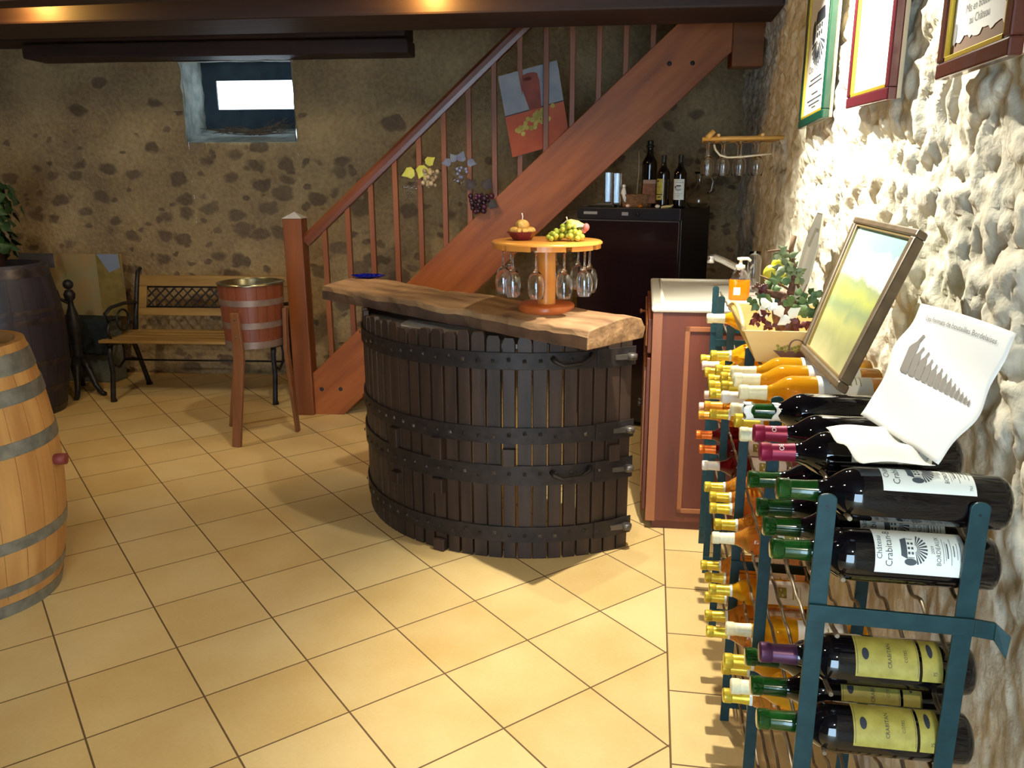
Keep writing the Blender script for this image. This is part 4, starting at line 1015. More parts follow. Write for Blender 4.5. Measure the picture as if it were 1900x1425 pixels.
# faucet
f0 = Vector((.47, 4.12, CZ+.026)); tip = at(1319, 479, Y=4.02)
t = thing('faucet', 'chrome swan-neck tap rising over the white sink', 'faucet', tuple(f0))
M_CHROME = mat('chrome', (220, 220, 224), rough=.12, metal=.9)
b = MB(); b.lathe([(0, 0), (.028, 0), (.028, .008), (.02, .012), (.018, .06), (.022, .065), (.02, .08), (0, .082)], 20, f0); b.build('base', M_CHROME, t)
b = MB(); pm = f0+UPZ*.07; b.tube([pm, pm.lerp(tip, .3)+UPZ*.005, pm.lerp(tip, .7)+UPZ*.012, pm.lerp(tip, .92)+UPZ*.012, tip+UPZ*.002, tip-UPZ*.022], [.020, .018, .016, .015, .018, .018], 14); b.build('spout', M_CHROME, t)
b = MB(); b.tube([f0+UPZ*.08, f0+Vector((.01, -.03, .095)), f0+Vector((.015, -.07, .11))], [.012, .009, .007], 10); b.build('lever', M_CHROME, t)
# soap bottle with orange liquid
sp = at(1370, 556, Z=CZ+.028); sp = Vector((sp.x, sp.y, CZ+.029))
t = thing('soap_dispenser', 'clear bottle of orange liquid with pump beside the sink tap', 'soap dispenser', tuple(sp))
M_ORL = mat('orange_liquid', (250, 150, 10), rough=.05, trans=.6, ior=1.33, emit=None)
def rbox(b, c, sx, sy, z0, z1, n=24, e=4.0, top=1.0):
    vs = []
    for z, k in ((z0, .94), (z0+.006, 1), (z1-.006, 1*top), (z1, .94*top)):
        for i in range(n):
            a = 2*PI*i/n; ca, sa = math.cos(a), math.sin(a); r = (abs(ca)**e+abs(sa)**e)**(-1/e)
            vs.append(Vector((c.x+sx*r*ca*k, c.y+sy*r*sa*k, c.z+z)))
    fs = [tuple(range(n))[::-1]]+[(j*n+i, j*n+(i+1) % n, j*n+n+(i+1) % n, j*n+n+i) for j in range(3) for i in range(n)]+[tuple(range(3*n, 4*n))]
    return b.add(vs, fs, True)
rbox(MB(), sp, .044, .03, .0, .088).build('orange_soap', M_ORL, t)
b = MB(); b.lathe([(.036, .088), (.038, .10), (.030, .120), (.018, .130), (.016, .140), (.0145, .140), (.0165, .129), (.028, .118), (.035, .10), (.034, .088)], 24, sp); b.build('bottle_shoulder', M_GLASS, t)
b = MB(); b.lathe([(0, .136), (.020, .136), (.020, .150), (.008, .153), (.006, .170), (.016, .172), (.016, .182), (0, .184)], 20, sp); b.tube([sp+UPZ*.177, sp+Vector((.03, 0, .178)), sp+Vector((.042, 0, .168))], [.008, .007, .006], 8); b.build('pump', MATS['white_foil'], t)
b = MB(); c = sp+Vector((-.012, -.031, .04)); b.obox(c, (.014, 0, 0), (0, .001, 0), (0, 0, .016)); b.build('label', M_WHITE, t)
# glass jar behind it
c = at(1402, 548, Z=CZ+.028); c = Vector((c.x, c.y+.12, CZ+.029)); b = MB(); b.lathe([(0, 0), (.030, 0), None, (.032, .15), (.026, .165), (.026, .185), (.0245, .185), (.0245, .165), (.030, .148), (.028, .005), None, (0, .005)], 24, c)
tag(b.build('glass_jar', M_GLASS), 'tall clear glass jar to the right of the orange soap bottle', 'jar')
# ================================================================== FRAMED CERTIFICATES ON THE RIGHT WALL
def certificate(tx0, tx1, bz, ht, fcol, label, kind):
    """tx0: far (left) lower corner pixel, tx1: near (right) lower corner pixel"""
    XF = .545
    yl = at(*tx0, X=XF).y; yr = at(*tx1, X=XF).y; z0 = at(*tx0, X=XF).z; z1_ = at(*tx1, X=XF).z
    z1 = z0+ht; fw = .030
    t = thing('framed_certificate', label, 'framed certificate', (XF+.012, (yl+yr)/2, z0), 'framed certificates on the stone wall')
    def q(y, z, x): return Vector((x, y, z+(z1_-z0)*(yl-y)/(yl-yr)))
    def bx(b, ya, yb, za, zb, xa, xb): return b.hexa([q(ya, za, xa), q(yb, za, xa), q(yb, za, xb), q(ya, za, xb), q(ya, zb, xa), q(yb, zb, xa), q(yb, zb, xb), q(ya, zb, xb)])
    b = MB()
    for ya, yb, za, zb in ((yl, yl-fw, z0+fw, z1-fw), (yr+fw, yr, z0+fw, z1-fw), (yl, yr, z0, z0+fw), (yl, yr, z1-fw, z1)): bx(b, ya, yb, za, zb, XF, XF+.024)
    b.build('frame', mat('frame_'+kind, fcol, rough=.25, coat=.4), t, bevel=.004)
    b = MB(); g = .009; f2 = fw
    for ya, yb, za, zb in ((yl-f2, yl-f2-g, z0+f2, z1-f2), (yr+f2+g, yr+f2, z0+f2, z1-f2), (yl-f2, yr+f2, z0+f2, z0+f2+g), (yl-f2, yr+f2, z1-f2-g, z1-f2)): bx(b, ya, yb, za, zb, XF+.003, XF+.012)
    b.build('gold_slip', mat('gold_slip', (196, 170, 60), rough=.3, metal=.6), t, bevel=.001)
    b = MB(); bx(b, yl-.004, yr+.004, z0+.004, z1-.004, XF+.024, XF+.034); b.build('backing', mat('pale_backing', (190, 176, 150), rough=.8), t)
    b = MB(); bx(b, yl-f2, yr+f2, z0+f2, z1-f2, XF+.012, XF+.016); pp = b.build('paper', M_WHITE if kind != 'brown' else mat('brown_mount', (120, 84, 50), rough=.7), t)
    yc = (yl+yr)/2; w = (yl-yr)
    def fn(o): return lambda a, c: q(yc-a, z0+c, XF+.012-o)
    f = Flat()
    if kind == 'green':
        f.emblem(0, .325, .26); f.text('Liste', 0, .225, .034); f.text('Côtes de Bordeaux', 0, .185, .036); f.rect(-.10, .172, .10, .174)
        for z, a in ((.155, .10), (.14, .12), (.105, .06), (.085, .13), (.07, .10), (.058, .04)): f.rect(-a, z, a, z+.004)
        f.rect(-.13, .045, -.02, .0465); f.rect(-.13, .045, -.1285, .07); f.text('2009', 0, .118, .02)
    elif kind == 'red':
        f.emblem(0, .46, .36)
        f.text('BORDEAUX', 0, .185, .024)
        for z, a in ((.21, .05), (.155, .13), (.12, .12)): f.rect(-a, z, a, z+.002)
    else:
        ed = [(-w/2+.045, .055)]; re = random.Random(4); n = 26
        for k in range(n): ed.append((-w/2+.05+(w-.10)*k/n, .062+re.uniform(-.006, .006)))
        ed += [(w/2-.045, .055), (w/2-.045, ht-.05), (-w/2+.045, ht-.05)]
        f2_ = Flat(); f2_.poly(ed); f2_.to(fn(.0012)).build('parchment', M_WHITE, pp)
        f.text('Mis en bouteilles', 0, .105, .021); f.text('au Château', 0, .083, .021)
        for z, a in ((.140, .05), (.165, .115), (.19, .05), (.215, .08)): f.rect(-a, z, a, z+.007)
        f.disc(-w/2+.06, .075, .008, .02); f.disc(w/2-.06, .12, .008, .03)
    f.to(fn(.0018)).build('print', M_GREYINK if kind != 'green' else M_INK, pp)
certificate((1480, 240), (1524, 219), 0, .62, (10, 56, 42), 'green framed certificate with farmhouse emblem, farthest along the stone wall', 'green')
certificate((1568, 203), (1644, 185), 0, .62, (84, 28, 38), 'burgundy framed certificate, middle one of three on the stone wall', 'red')
certificate((1733, 150), (1868, 103), 0, .46, (84, 44, 34), 'brown framed parchment certificate, nearest on the stone wall', 'brown')

# ================================================================== METAL WINE RACK
XFp, XBp = .265, .465
LV = [1.11, 1.018, .93, .835, .735, .64, .55, .455, .37, .28, .19]
def rack(label, ys, y0, y1, nm):
    t = thing('wine_rack', label, 'wine rack', ((XFp+XBp)/2, (y0+y1)/2, 0))
    for y in ys:
        xf, xb, zt = (.252, .446, 1.124) if y < 1.1 else (XFp, XBp, 1.112)
        for x in (xf, xb):
            b = MB(); n = 8; w = .0125
            poly = [Vector((x-w, y, 0)), Vector((x+w, y, 0)), Vector((x+w, y, zt-.006))]+[Vector((x+w*math.cos(a), y, zt-.006+.008*math.sin(a))) for a in [PI*k/n for k in range(1, n)]]+[Vector((x-w, y, zt-.006))]
            b.prism(poly, (0, .005, 0)); p = b.build('post', M_GREEN, t, bevel=.0008)
            b = MB(); b.tube([(x, y-.0006, zt-.016), (x, y+.001, zt-.016)], .0022, 8); b.build('rivet', M_IRON, p)
        for k, z in enumerate((.947 if y < 1.1 else .940, .50, .06)):
            b = MB(); s = 0; b.prism([Vector((xf-.012, y-.0052, z-.012)), Vector((xb+.012, y-.0052, z-.016)), Vector((xb+.012, y-.0052, z+.010)), Vector((xf-.012, y-.0052, z+.014))], (0, .005, 0)); b.build('crossbar', M_GREEN, t, bevel=.0008)
    for L_ in LV:
        for x, off, amp in ((XFp+.018, .0185, .005), (XBp-.018, .0415, .013)):
            pts = []; n = int((y1-y0)/.0125)
            for k in range(n+1):
                y = y0+(y1-y0)*k/n; pts.append((x, y, L_-off-amp*(.5+.5*math.cos(2*PI*(y-1.14)/.0855))))
            b = MB(); b.tube(pts, .0035, 6); b.build('wavy_wire', M_WIRE, t)
    return t
r1 = rack('green steel bottle rack nearest the camera, full of dark bottles', (1.096, 1.652, 2.138), 1.097, 2.16, 'near')
r2 = rack('green steel bottle rack farther back, next to the sink cabinet', (2.655, 3.06, 3.335), 2.17, 3.345, 'far')
# bent bracket of the near crossbar towards the wall
XK = .458; YK = 1.0908; zc = .947; b = MB()
b.prism([Vector((XK, YK, zc-.016)), Vector((XK+.026, YK, zc-.019)), Vector((XK+.026, YK, zc+.007)), Vector((XK, YK, zc+.010))], (0, .005, 0))
b.prism([Vector((XK+.026, YK, zc-.019)), Vector((XK+.042, YK-.008, zc-.042)), Vector((XK+.044, YK-.008, zc-.008)), Vector((XK+.026, YK, zc+.007))], (0, .005, 0))
b.build('wall_bracket', M_GREEN, r1, bevel=.0008)
# -------- bottles lying in the rack
ORD = ['top', 'second', 'third', 'fourth', 'fifth', 'sixth', 'seventh', 'eighth', 'ninth']
NTH = ['nearest the camera', 'second from the near end', 'third from the near end', 'fourth from the near end', 'fifth from the near end', 'sixth from the near end', 'seventh from the near end', 'eighth from the near end', 'ninth from the near end', 'tenth from the near end', 'eleventh from the near end', 'twelfth from the near end']
LIE = {
 0: [(1.140, 'red', 'green', 'chateau'), (1.322, 'red', 'pink', 'chateau'), (1.405, 'red', 'pink', None), (1.555, 'red', 'green', None), (1.700, 'sweet', 'cream', 'white'), (1.785, 'sweet', 'cream', 'white'), (1.875, 'sweet', 'cream', 'white'), (2.60, 'sweet', 'cream', 'white')],
 1: [(1.142, 'red', 'green', 'chateau'), (1.225, 'red', 'green', 'chateau'), (1.310, 'red', 'green', 'chateau'), (1.435, 'red', 'green', 'chateau'), (1.700, 'sweet', 'cream', 'white'), (1.785, 'sweet', 'yellow', 'white'), (1.875, 'sweet', 'cream', 'white'), (1.985, 'sweet', 'white', 'white'), (2.085, 'sweet', 'yellow', 'white'), (2.185, 'sweet', 'yellow', 'white'), (2.270, 'sweet', 'yellow', 'white'), (2.480, 'sweet', 'yellow', 'white')],
 2: [(2.360, 'sweet', 'yellow', 'white'), (2.445, 'sweet', 'yellow', 'white'), (2.530, 'sweet', 'yellow', 'white'), (2.612, 'sweet', 'yellow', 'white'), (2.710, 'sweet', 'pale', 'white'), (2.83, 'sweet', 'yellow', 'white')],
 3: [(1.165, 'red', 'purple', 'gold'), (2.47, 'sweet', 'yellow', 'white'), (2.555, 'amber', 'amber', 'white'), (2.705, 'sweet', 'pale', 'white')],
 4: [(1.140, 'red', 'green', 'gold'), (1.225, 'red', 'green', 'gold'), (1.31, 'red', 'green', 'gold'), (2.80, 'amber', 'amber', 'white'), (2.915, 'amber', 'pale', 'white')],
 5: [(2.005, 'amber', 'cream', 'white'), (2.09, 'amber', 'yellow', 'white'), (2.19, 'amber', 'yellow', 'white'), (2.275, 'amber', 'yellow', 'white'), (2.36, 'amber', 'yellow', 'white'), (2.55, 'rose', 'white', 'white'), (2.715, 'rose', 'orange', 'white'), (2.87, 'rose', 'orange', 'white')],
 6: [(1.50, 'sweet', 'cream', 'white'), (1.585, 'sweet', 'yellow', 'yellow'), (1.705, 'sweet', 'cream', 'white')],
 7: [(1.705, 'amber', 'yellow', 'white'), (1.60, 'amber', 'yellow', None), (2.08, 'sweet', 'yellow', 'white')],
 8: [(2.0, 'amber', 'yellow', 'white'), (2.085, 'amber', 'yellow', 'white'), (2.185, 'amber', 'yellow', 'white'), (2.30, 'amber', 'yellow', 'white'), (2.39, 'amber', 'yellow', 'white')],
}
GN = {'red': 'dark', 'sweet': 'golden', 'amber': 'amber', 'rose': 'deep red clear'}
CN = {'yellow': 'gold-capped', 'cream': 'cream-capped', 'white': 'white-capped', 'pale': 'pale-pink-capped', 'orange': 'orange-capped', 'amber': 'amber-capped', 'green': 'green-necked', 'pink': 'magenta-capped', 'purple': 'purple-capped'}
rb_ = random.Random(2)
COLLARED = None
for lv, row in LIE.items():
    row = sorted(row)
    for k, (y, gl, cap, lab) in enumerate(row):
        z = LV[lv]
        up = rb_.uniform(.35, 1.0) if gl != 'red' else (1.6 if lv == 0 else 1.0)
        spin = Vector((0, -1, up)) if lab != 'gold' else Vector((0, -1, 1.1))
        if lv == 0 and k == 0: spin = Vector((0, -.05, 1))
        if lv == 0 and gl == 'sweet': spin = Vector((0, -.35, 1))
        xb = .49+(rb_.uniform(-.006, .012) if gl != 'red' else 0)
        tilt = Vector((-1, rb_.uniform(-.012, .012), rb_.uniform(-.01, .01)))
        if lv == 0 and k == 0: xb = .492
        lb = '%s %s wine bottle, %s row of the rack, %s' % (CN[cap], GN[gl], ORD[lv], NTH[k])
        o = place_bottle((gl, cap, lab), (xb, y, z), tilt, spin, lb, 'wine bottles lying in the steel racks')
        if lv == 0 and k == 3: COLLARED = o
# torn white paper collar round one neck
COLLARED['label'] = 'dark wine bottle with torn white paper collar on its green neck, top row'
b = MB(); b.grid(lambda s, q: Vector(((.0172+.0012*math.sin(s*50))*math.cos(2*PI*s), (.0172+.0012*math.sin(s*37))*math.sin(2*PI*s), .225+.022*q+.004*math.sin(s*19))), 30, 3)
b.grid(lambda s, q: Vector(((.0172+.0012*math.sin(s*50))*math.cos(2*PI*s), (.0172+.0012*math.sin(s*37))*math.sin(2*PI*s), .287+.014*q+.003*math.sin(s*23))), 30, 3)
b.grid(lambda s, q: Vector((.0176*math.cos(2.2+2.4*s), .0176*math.sin(2.2+2.4*s), .245+.045*q)), 12, 3)
b.build('paper_collar', M_WHITE, COLLARED, local=True, solid=.0006)

# ================================================================== ON TOP OF THE RACK
# wooden tray with a painted basket and a vine stump
fl_ = at(1403, 671, Z=1.112); rimy = fl_.y-.03; rl = at(1380, 613, Y=rimy); rz = rl.z
M_PLY = wood('pale_poplar_wood', (206, 176, 116), (226, 200, 144), 'x', 3, rough=.5)
t = thing('wooden_tray', 'pale wooden tray with flared sides on top of the far rack', 'tray', (fl_.x+.11, fl_.y+.18, 1.112))
bt4 = [Vector((fl_.x, fl_.y, 1.112)), Vector((fl_.x+.20, fl_.y, 1.112)), Vector((fl_.x+.20, fl_.y+.36, 1.112)), Vector((fl_.x, fl_.y+.36, 1.112))]
rm4 = [Vector((rl.x, rimy, rz)), Vector((rl.x+.24, rimy, rz)), Vector((rl.x+.24, fl_.y+.40, rz)), Vector((rl.x, fl_.y+.40, rz))]
for i in range(4):
    j = (i+1) % 4; cen = (bt4[0]+bt4[2])/2
    inn = lambda v: v+(Vector((cen.x, cen.y, v.z))-v).normalized()*.008
    b = MB(); b.hexa([bt4[i], bt4[j], inn(bt4[j]), inn(bt4[i]), rm4[i], rm4[j], inn(rm4[j]), inn(rm4[i])]); sd_ = b.build('side_board', M_PLY, t, bevel=.001)
    if i == 0:
        def fs_(a, c): 
            s = .5+a/.22; q = c/(rz-1.112); return bt4[0].lerp(bt4[1], s).lerp(rm4[0].lerp(rm4[1], s), q)+Vector((0, -.0012, 0))
        f = Flat(); f.poly([(-.060, .032), (-.045, .014), (.040, .014), (.058, .030)]); f.to(fs_).build('painted_basket', mat('painted_plum', (120, 92, 84), rough=.7), sd_)
        f = Flat()
        for k in range(26): f.disc(-.046+.092*(k % 13)/12, .034+.006*(k//13)+.004*math.sin(k*2.1), .0042, n=8)
        f.to(lambda a, c: fs_(a, c)+Vector((0, -.0006, 0))).build('painted_grapes', mat('painted_olive', (150, 150, 70), rough=.7), sd_)
        f = Flat(); n = 12
        for k in range(n):
            a0, a1 = PI*k/n, PI*(k+1)/n; f.poly([(.022*math.cos(a0)-.002, .032+.030*math.sin(a0)), (.022*math.cos(a1)-.002, .032+.030*math.sin(a1)), (.018*math.cos(a1)-.002, .032+.027*math.sin(a1)), (.018*math.cos(a0)-.002, .032+.027*math.sin(a0))])
        f.to(lambda a, c: fs_(a, c)+Vector((0, -.0009, 0))).build('painted_handle', mat('painted_plum', (120, 92, 84)), sd_)
b = MB(); b.hexa(bt4+[v+UPZ*.007 for v in bt4]); b.build('tray_floor', M_PLY, t)
b = MB(); q0 = rm4[0]+Vector((.002, .01, 0)); q1 = rm4[3]+Vector((.002, -.05, 0)); b.tube([q0.lerp(q1, k/8)+UPZ*(.030*math.sin(PI*k/8))+Vector((.0, 0, 0)) for k in range(9)], .006, 8); b.build('rim_handle', M_PLY, t)
# vine stump with foliage, rests in the tray
vb = at(1463, 622, Y=fl_.y+.10); vb = Vector((vb.x, fl_.y+.10, 1.119))
t = thing('vine_stump_arrangement', 'gnarled vine stump with ivy, berries and yellow fruit in the wooden tray', 'plant arrangement', tuple(vb))
def P2(px, py, dy=.10): return at(px, py, Y=fl_.y+dy)
b = MB(); pts = [vb, P2(1463, 612), P2(1455, 595), P2(1450, 578), P2(1462, 565), P2(1466, 552, .12)]; b.tube(pts, [.030, .030, .028, .030, .024, .018], 12)
b.tube([P2(1462, 552, .12), P2(1445, 548, .12), P2(1430, 545, .11), P2(1418, 540, .11)], [.014, .011, .010, .008], 8)
b.tube([P2(1464, 556, .12), P2(1470, 530, .14), P2(1476, 505, .15), P2(1470, 480, .16)], [.014, .008, .007, .005], 8)
o = b.build('stump', mat('vine_bark', (74, 46, 36), (120, 84, 64), rough=.9, scale=40, bump=1.2, detail=8), t, subsurf=1)
b = MB(); b.tube([P2(1476, 505, .15), P2(1480, 528, .15), P2(1490, 550, .12), P2(1502, 575, .10)], [.005, .004, .004, .003], 6); b.tube([P2(1470, 482, .16), P2(1468, 462, .17), P2(1474, 438, .18)], [.007, .006, .0065], 6); b.tube([P2(1464, 466, .16), P2(1448, 464, .16), P2(1424, 467, .16)], .003, 5)
b.tube([P2(1410, 512, .14), P2(1440, 524, .14), P2(1468, 540, .14)], .003, 5)
b.build('vine_twigs', mat('twig_brown', (110, 80, 52), rough=.8), t)
M_IVY = mat('ivy_leaf', (52, 84, 50), (104, 128, 72), rough=.5, scale=30)
M_IVY2 = mat('dusty_ivy_leaf', (96, 112, 76), (140, 146, 104), rough=.5, scale=30)
rv = random.Random(8)
def leaves(name, m, cents, n, sp, sz):
    b = MB()
    for cx_, cy_, dy in cents:
        for k in range(n):
            c = P2(cx_+rv.gauss(0, sp), cy_+rv.gauss(0, sp*.75), dy+rv.gauss(0, .022))
            leaf(b, c, (rv.uniform(-1, 1), -1, rv.uniform(-.3, 1)), (rv.uniform(-1, 1), 0, rv.uniform(-1, .6)), sz*rv.uniform(.7, 1.2), sz*.8)
    return b.build(name, m, t)
leaves('ivy_foliage', M_IVY, [(1408, 553, .10), (1418, 560, .08), (1430, 528, .16), (1445, 525, .16), (1500, 552, .10), (1490, 575, .08), (1505, 580, .10), (1480, 560, .08)], 9, 8, .026)
leaves('vine_foliage', M_IVY2, [(1452, 472, .16), (1460, 482, .16), (1466, 495, .15), (1473, 505, .15), (1478, 515, .15), (1455, 500, .18)], 9, 5, .024)
leaves('red_foliage', mat('dark_red_leaf', (70, 24, 30), (110, 44, 40), rough=.5, scale=30), [(1410, 538, .10), (1404, 592, .03), (1412, 585, .04), (1425, 600, .03), (1478, 604, .03), (1490, 598, .03)], 7, 5, .018)
leaves('white_leaf', M_WHITE, [(1408, 566, .04), (1425, 570, .04), (1466, 585, .03)], 2, 5, .036)
b = MB()
for k in range(26):
    c = P2(1413+rv.gauss(0, 7), 534+rv.gauss(0, 5), .11+rv.gauss(0, .01)); b.sphere(c, .0045, 8, 6)
b.build('berries', mat('brown_berry', (96, 60, 52), rough=.5), t)
M_LEM = mat('yellow_quince', (206, 200, 40), (224, 216, 80), rough=.45, scale=12)
for px, py, dy, r in ((1431, 508, .22, .021), (1444, 492, .24, .018), (1447, 517, .20, .018), (1438, 500, .24, .015)):
    c = P2(px, py, dy); b = MB(); b.sphere(c, r, 16, 12, (1, 1, 1.12)); b.build('yellow_fruit', M_LEM, t)
# pewter platter behind it
XP = .545; pc = [at(x, y, X=X_) for x, y, X_ in ((1478, 498, .50), (1505, 428, .535), (1528, 431, .54), (1521, 498, .52), (1494, 540, .49), (1470, 545, .47))]
t0 = sum(pc, Vector())/6
yC, zC = 2.93, 1.24
cen = at(1503, 485, X=.52); R_ = .115; lean = Vector((.20, 0, 1)).normalized(); hy = Vector((0, -1, 0)); nn = hy.cross(lean)
if nn.x > 0: nn = -nn
t = thing('octagonal_platter', 'octagonal pewter platter leaning on the bright wall behind the vine stump', 'platter', (cen.x, cen.y, cen.z-.16))
def PL(r, a, o, kx=1.0, kz=1.45): return cen+hy*(r*math.cos(a)*kx)+lean*(r*math.sin(a)*kz)+nn*o
b = MB(); n = 8; rings = [(R_, .010), (R_*.70, .006), (R_*.62, 0.0), (0.001, 0.0)]
vs = []; 
for r, o_ in rings: vs += [PL(r, 2*PI*(k+.5)/n, o_) for k in range(n)]
fs = [(j*n+k, j*n+(k+1) % n, j*n+n+(k+1) % n, j*n+n+k) for j in range(3) for k in range(n)]
b.add(vs, fs); M_PEW = mat('pewter', (168, 168, 158), (184, 184, 172), rough=.35, metal=.7, scale=6); b.build('plate', M_PEW, t, solid=.003)
b = MB(); b.tube([PL(R_+.001, 2*PI*(k+.5)/n, .010) for k in range(n)], .003, 6, closed=True, smooth=False); b.build('rim', M_PEW, t)

# framed landscape leaning on the wall
PB = 1.150
c4 = [at(1490, 655, Z=PB), at(1560, 728, Z=PB), at(1715, 430, X=.535), at(1593, 405, X=.525)]   # lower far, lower near, upper near, upper far
e1 = ((c4[1]-c4[0])+(c4[2]-c4[3])).normalized(); up_ = ((c4[3]-c4[0])+(c4[2]-c4[1])).normalized(); nf = e1.cross(up_).normalized()
if nf.x > 0: nf = -nf
t = thing('framed_landscape', 'framed landscape painting leaning on the wall on top of the rack bottles', 'painting', tuple((c4[0]+c4[1])/2))
def bil(s, q, o=0): return c4[0].lerp(c4[1], s).lerp(c4[3].lerp(c4[2], s), q)+nf*o
def fq4(b, s0, s1, q0, q1, o0, o1): return b.hexa([bil(s0, q0, o0), bil(s1, q0, o0), bil(s1, q0, o1), bil(s0, q0, o1), bil(s0, q1, o0), bil(s1, q1, o0), bil(s1, q1, o1), bil(s0, q1, o1)])
b = MB(); fw, fh = .062, .050
for a in ((0, fw, fh, 1-fh), (1-fw, 1, fh, 1-fh), (0, 1, 0, fh), (0, 1, 1-fh, 1)): fq4(b, *a, -.012, .012)
b.build('frame', mat('bronze_brown_frame', (88, 74, 56), (106, 90, 68), rough=.4, scale=30, metal=.2), t, bevel=.004)
b = MB(); g = .016
for a in ((fw, fw+g, fh, 1-fh), (1-fw-g, 1-fw, fh, 1-fh), (fw, 1-fw, fh, fh+g), (fw, 1-fw, 1-fh-g, 1-fh)): fq4(b, *a, -.002, .007)
b.build('inner_slip', mat('bronze_slip', (150, 128, 84), rough=.35, metal=.4), t, bevel=.001)
def canvas_mat():
    m, nt, p = base_mat('landscape_canvas'); N = nt.nodes; L = nt.links
    tc = N.new('ShaderNodeTexCoord'); nz = N.new('ShaderNodeTexNoise'); nz.inputs['Scale'].default_value = 2.4; nz.inputs['Detail'].default_value = 7; nz.inputs['Distortion'].default_value = 1.2
    L.new(tc.outputs['UV'], nz.inputs['Vector']); sp = N.new('ShaderNodeSeparateXYZ'); L.new(tc.outputs['UV'], sp.inputs[0])
    ma = N.new('ShaderNodeMath'); ma.operation = 'MULTIPLY_ADD'; L.new(nz.outputs[0], ma.inputs[0]); ma.inputs[1].default_value = .30; L.new(sp.outputs['Y'], ma.inputs[2])
    r = N.new('ShaderNodeValToRGB'); el = r.color_ramp.elements; el[0].position = .10; el[0].color = (*lin((196, 190, 140)), 1); el[1].position = 1.15; el[1].color = (*lin((150, 196, 192)), 1)
    for pz, c in ((.30, (150, 152, 104)), (.42, (176, 178, 112)), (.52, (136, 152, 112)), (.62, (180, 188, 100)), (.72, (150, 166, 122)), (.78, (228, 234, 226)), (.98, (186, 212, 206))): e = el.new(min(pz, 1)); e.color = (*lin(c), 1)
    L.new(ma.outputs[0], r.inputs[0]); L.new(r.outputs[0], p.inputs['Base Color']); p.inputs['Roughness'].default_value = .35; return m
b = MB(); b.add([bil(fw, fh, 0), bil(1-fw, fh, 0), bil(1-fw, 1-fh, 0), bil(fw, 1-fh, 0)], [(0, 1, 2, 3)]); cv = b.build('canvas', canvas_mat(), t)
uv = cv.data.uv_layers.new(name='uv'); 
for li, uvv in zip(range(4), ((0, 0), (1, 0), (1, 1), (0, 1))): uv.data[li].uv = uvv
# curled sheet with the bottle sizes
b = MB()
k4 = [at(1595, 768, Z=1.158), at(1738, 860, Z=1.156), at(1888, 620, X=.535), at(1708, 562, X=.470)]
e1 = (k4[1]-k4[0]); up_ = (k4[3]-k4[0]); nf2 = e1.cross(up_).normalized()
if nf2.y > 0: nf2 = -nf2
def pap(s, q, o=0):
    p = k4[0].lerp(k4[1], s).lerp(k4[3].lerp(k4[2], s), q)
    wv = .010*math.sin(PI*q)*(.3+s) - .006*math.sin(PI*s) + .003*math.sin(q*9+s*3)
    side = (k4[1]-k4[0]).normalized()
    return p+nf2*(o-wv)+side*(.006*math.sin(q*7)+.004*math.sin(q*15+2))
b.grid(pap, 24, 24); sh = b.build('bottle_size_poster', M_WHITE, solid=.0006)
tag(sh, 'white curled poster of bottle silhouettes standing on the near bottles', 'poster')
WP = e1.length; HP = up_.length
def pfn(x, y): return pap(x, y, .0016)
f = Flat(); hs = [.335, .245, .225, .185, .165, .155, .135, .12, .10, .085, .07, .058, .045]; x = .22
for i, h in enumerate(hs):
    w = h*.125+.004; ybase = .43; n = 6
    f.poly([(x-w, ybase+h*.04), (x-w*.8, ybase), (x+w*.8, ybase), (x+w, ybase+h*.04), (x+w, ybase+h*.60), (x+w*.85, ybase+h*.68), (x+w*.32, ybase+h*.80), (x+w*.28, ybase+h), (x-w*.28, ybase+h), (x-w*.32, ybase+h*.80), (x-w*.85, ybase+h*.68), (x-w, ybase+h*.60)])
    x += w+.012+(hs[min(i+1, 12)]*.125+.004)
f.to(pfn).build('bottle_silhouettes', mat('warm_grey_ink', (112, 104, 96), rough=.7), sh)
f = Flat(); f.text('Les formats de bouteilles Bordelaises', .52, .88, .050); f.to(lambda x, y: pfn(x, .88+(y-.88)*1.15)).build('title_text', M_GREYINK, sh)
# flat sheet lying over the near bottles
q4 = [at(1532, 797, Z=1.160), at(1640, 792, Z=1.160), at(1736, 862, Z=1.160), at(1602, 862, Z=1.160)]
b = MB(); 
def shf(s, q):
    p = q4[0].lerp(q4[1], s).lerp(q4[3].lerp(q4[2], s), q); return p+UPZ*(.004*math.sin(q*12+1)+.003*math.sin(s*5))
b.grid(shf, 12, 12); tag(b.build('loose_sheet', M_WHITE, solid=.0006), 'blank white sheet lying flat over the near dark bottles below the poster', 'paper')

# ================================================================== PICTURE AND GRAPES ON THE BALUSTERS
def S3(px, py, v): u, z = onS(px, py, v); return E(u, v, z)
vA, vB = .005, .075
pc = [S3(951, 292, .02), S3(1058, 262, .09), S3(1048, 120, .09), S3(924, 142, .02)]; pc[2] = pc[1]+pc[3]-pc[0]
t = thing('still_life_canvas', 'tilted unframed picture of a jug and grapes hanging behind the balusters', 'picture', tuple(pc[0]))
def pk(s, q, o=0): 
    p = pc[0].lerp(pc[1], s).lerp(pc[3].lerp(pc[2], s), q); return p-EY*o
def quad_(b, s0, s1, q0, q1, o): return b.add([pk(s0, q0, o), pk(s1, q0, o), pk(s1, q1, o), pk(s0, q1, o)], [(0, 1, 2, 3)])
b = MB(); b.hexa([pk(0, 0, 0), pk(1, 0, 0), pk(1, 0, -.006), pk(0, 0, -.006), pk(0, 1, 0), pk(1, 1, 0), pk(1, 1, -.006), pk(0, 1, -.006)]); b.build('canvas', mat('painted_grey_blue', (120, 128, 142), (140, 144, 154), rough=.7, scale=8), t)
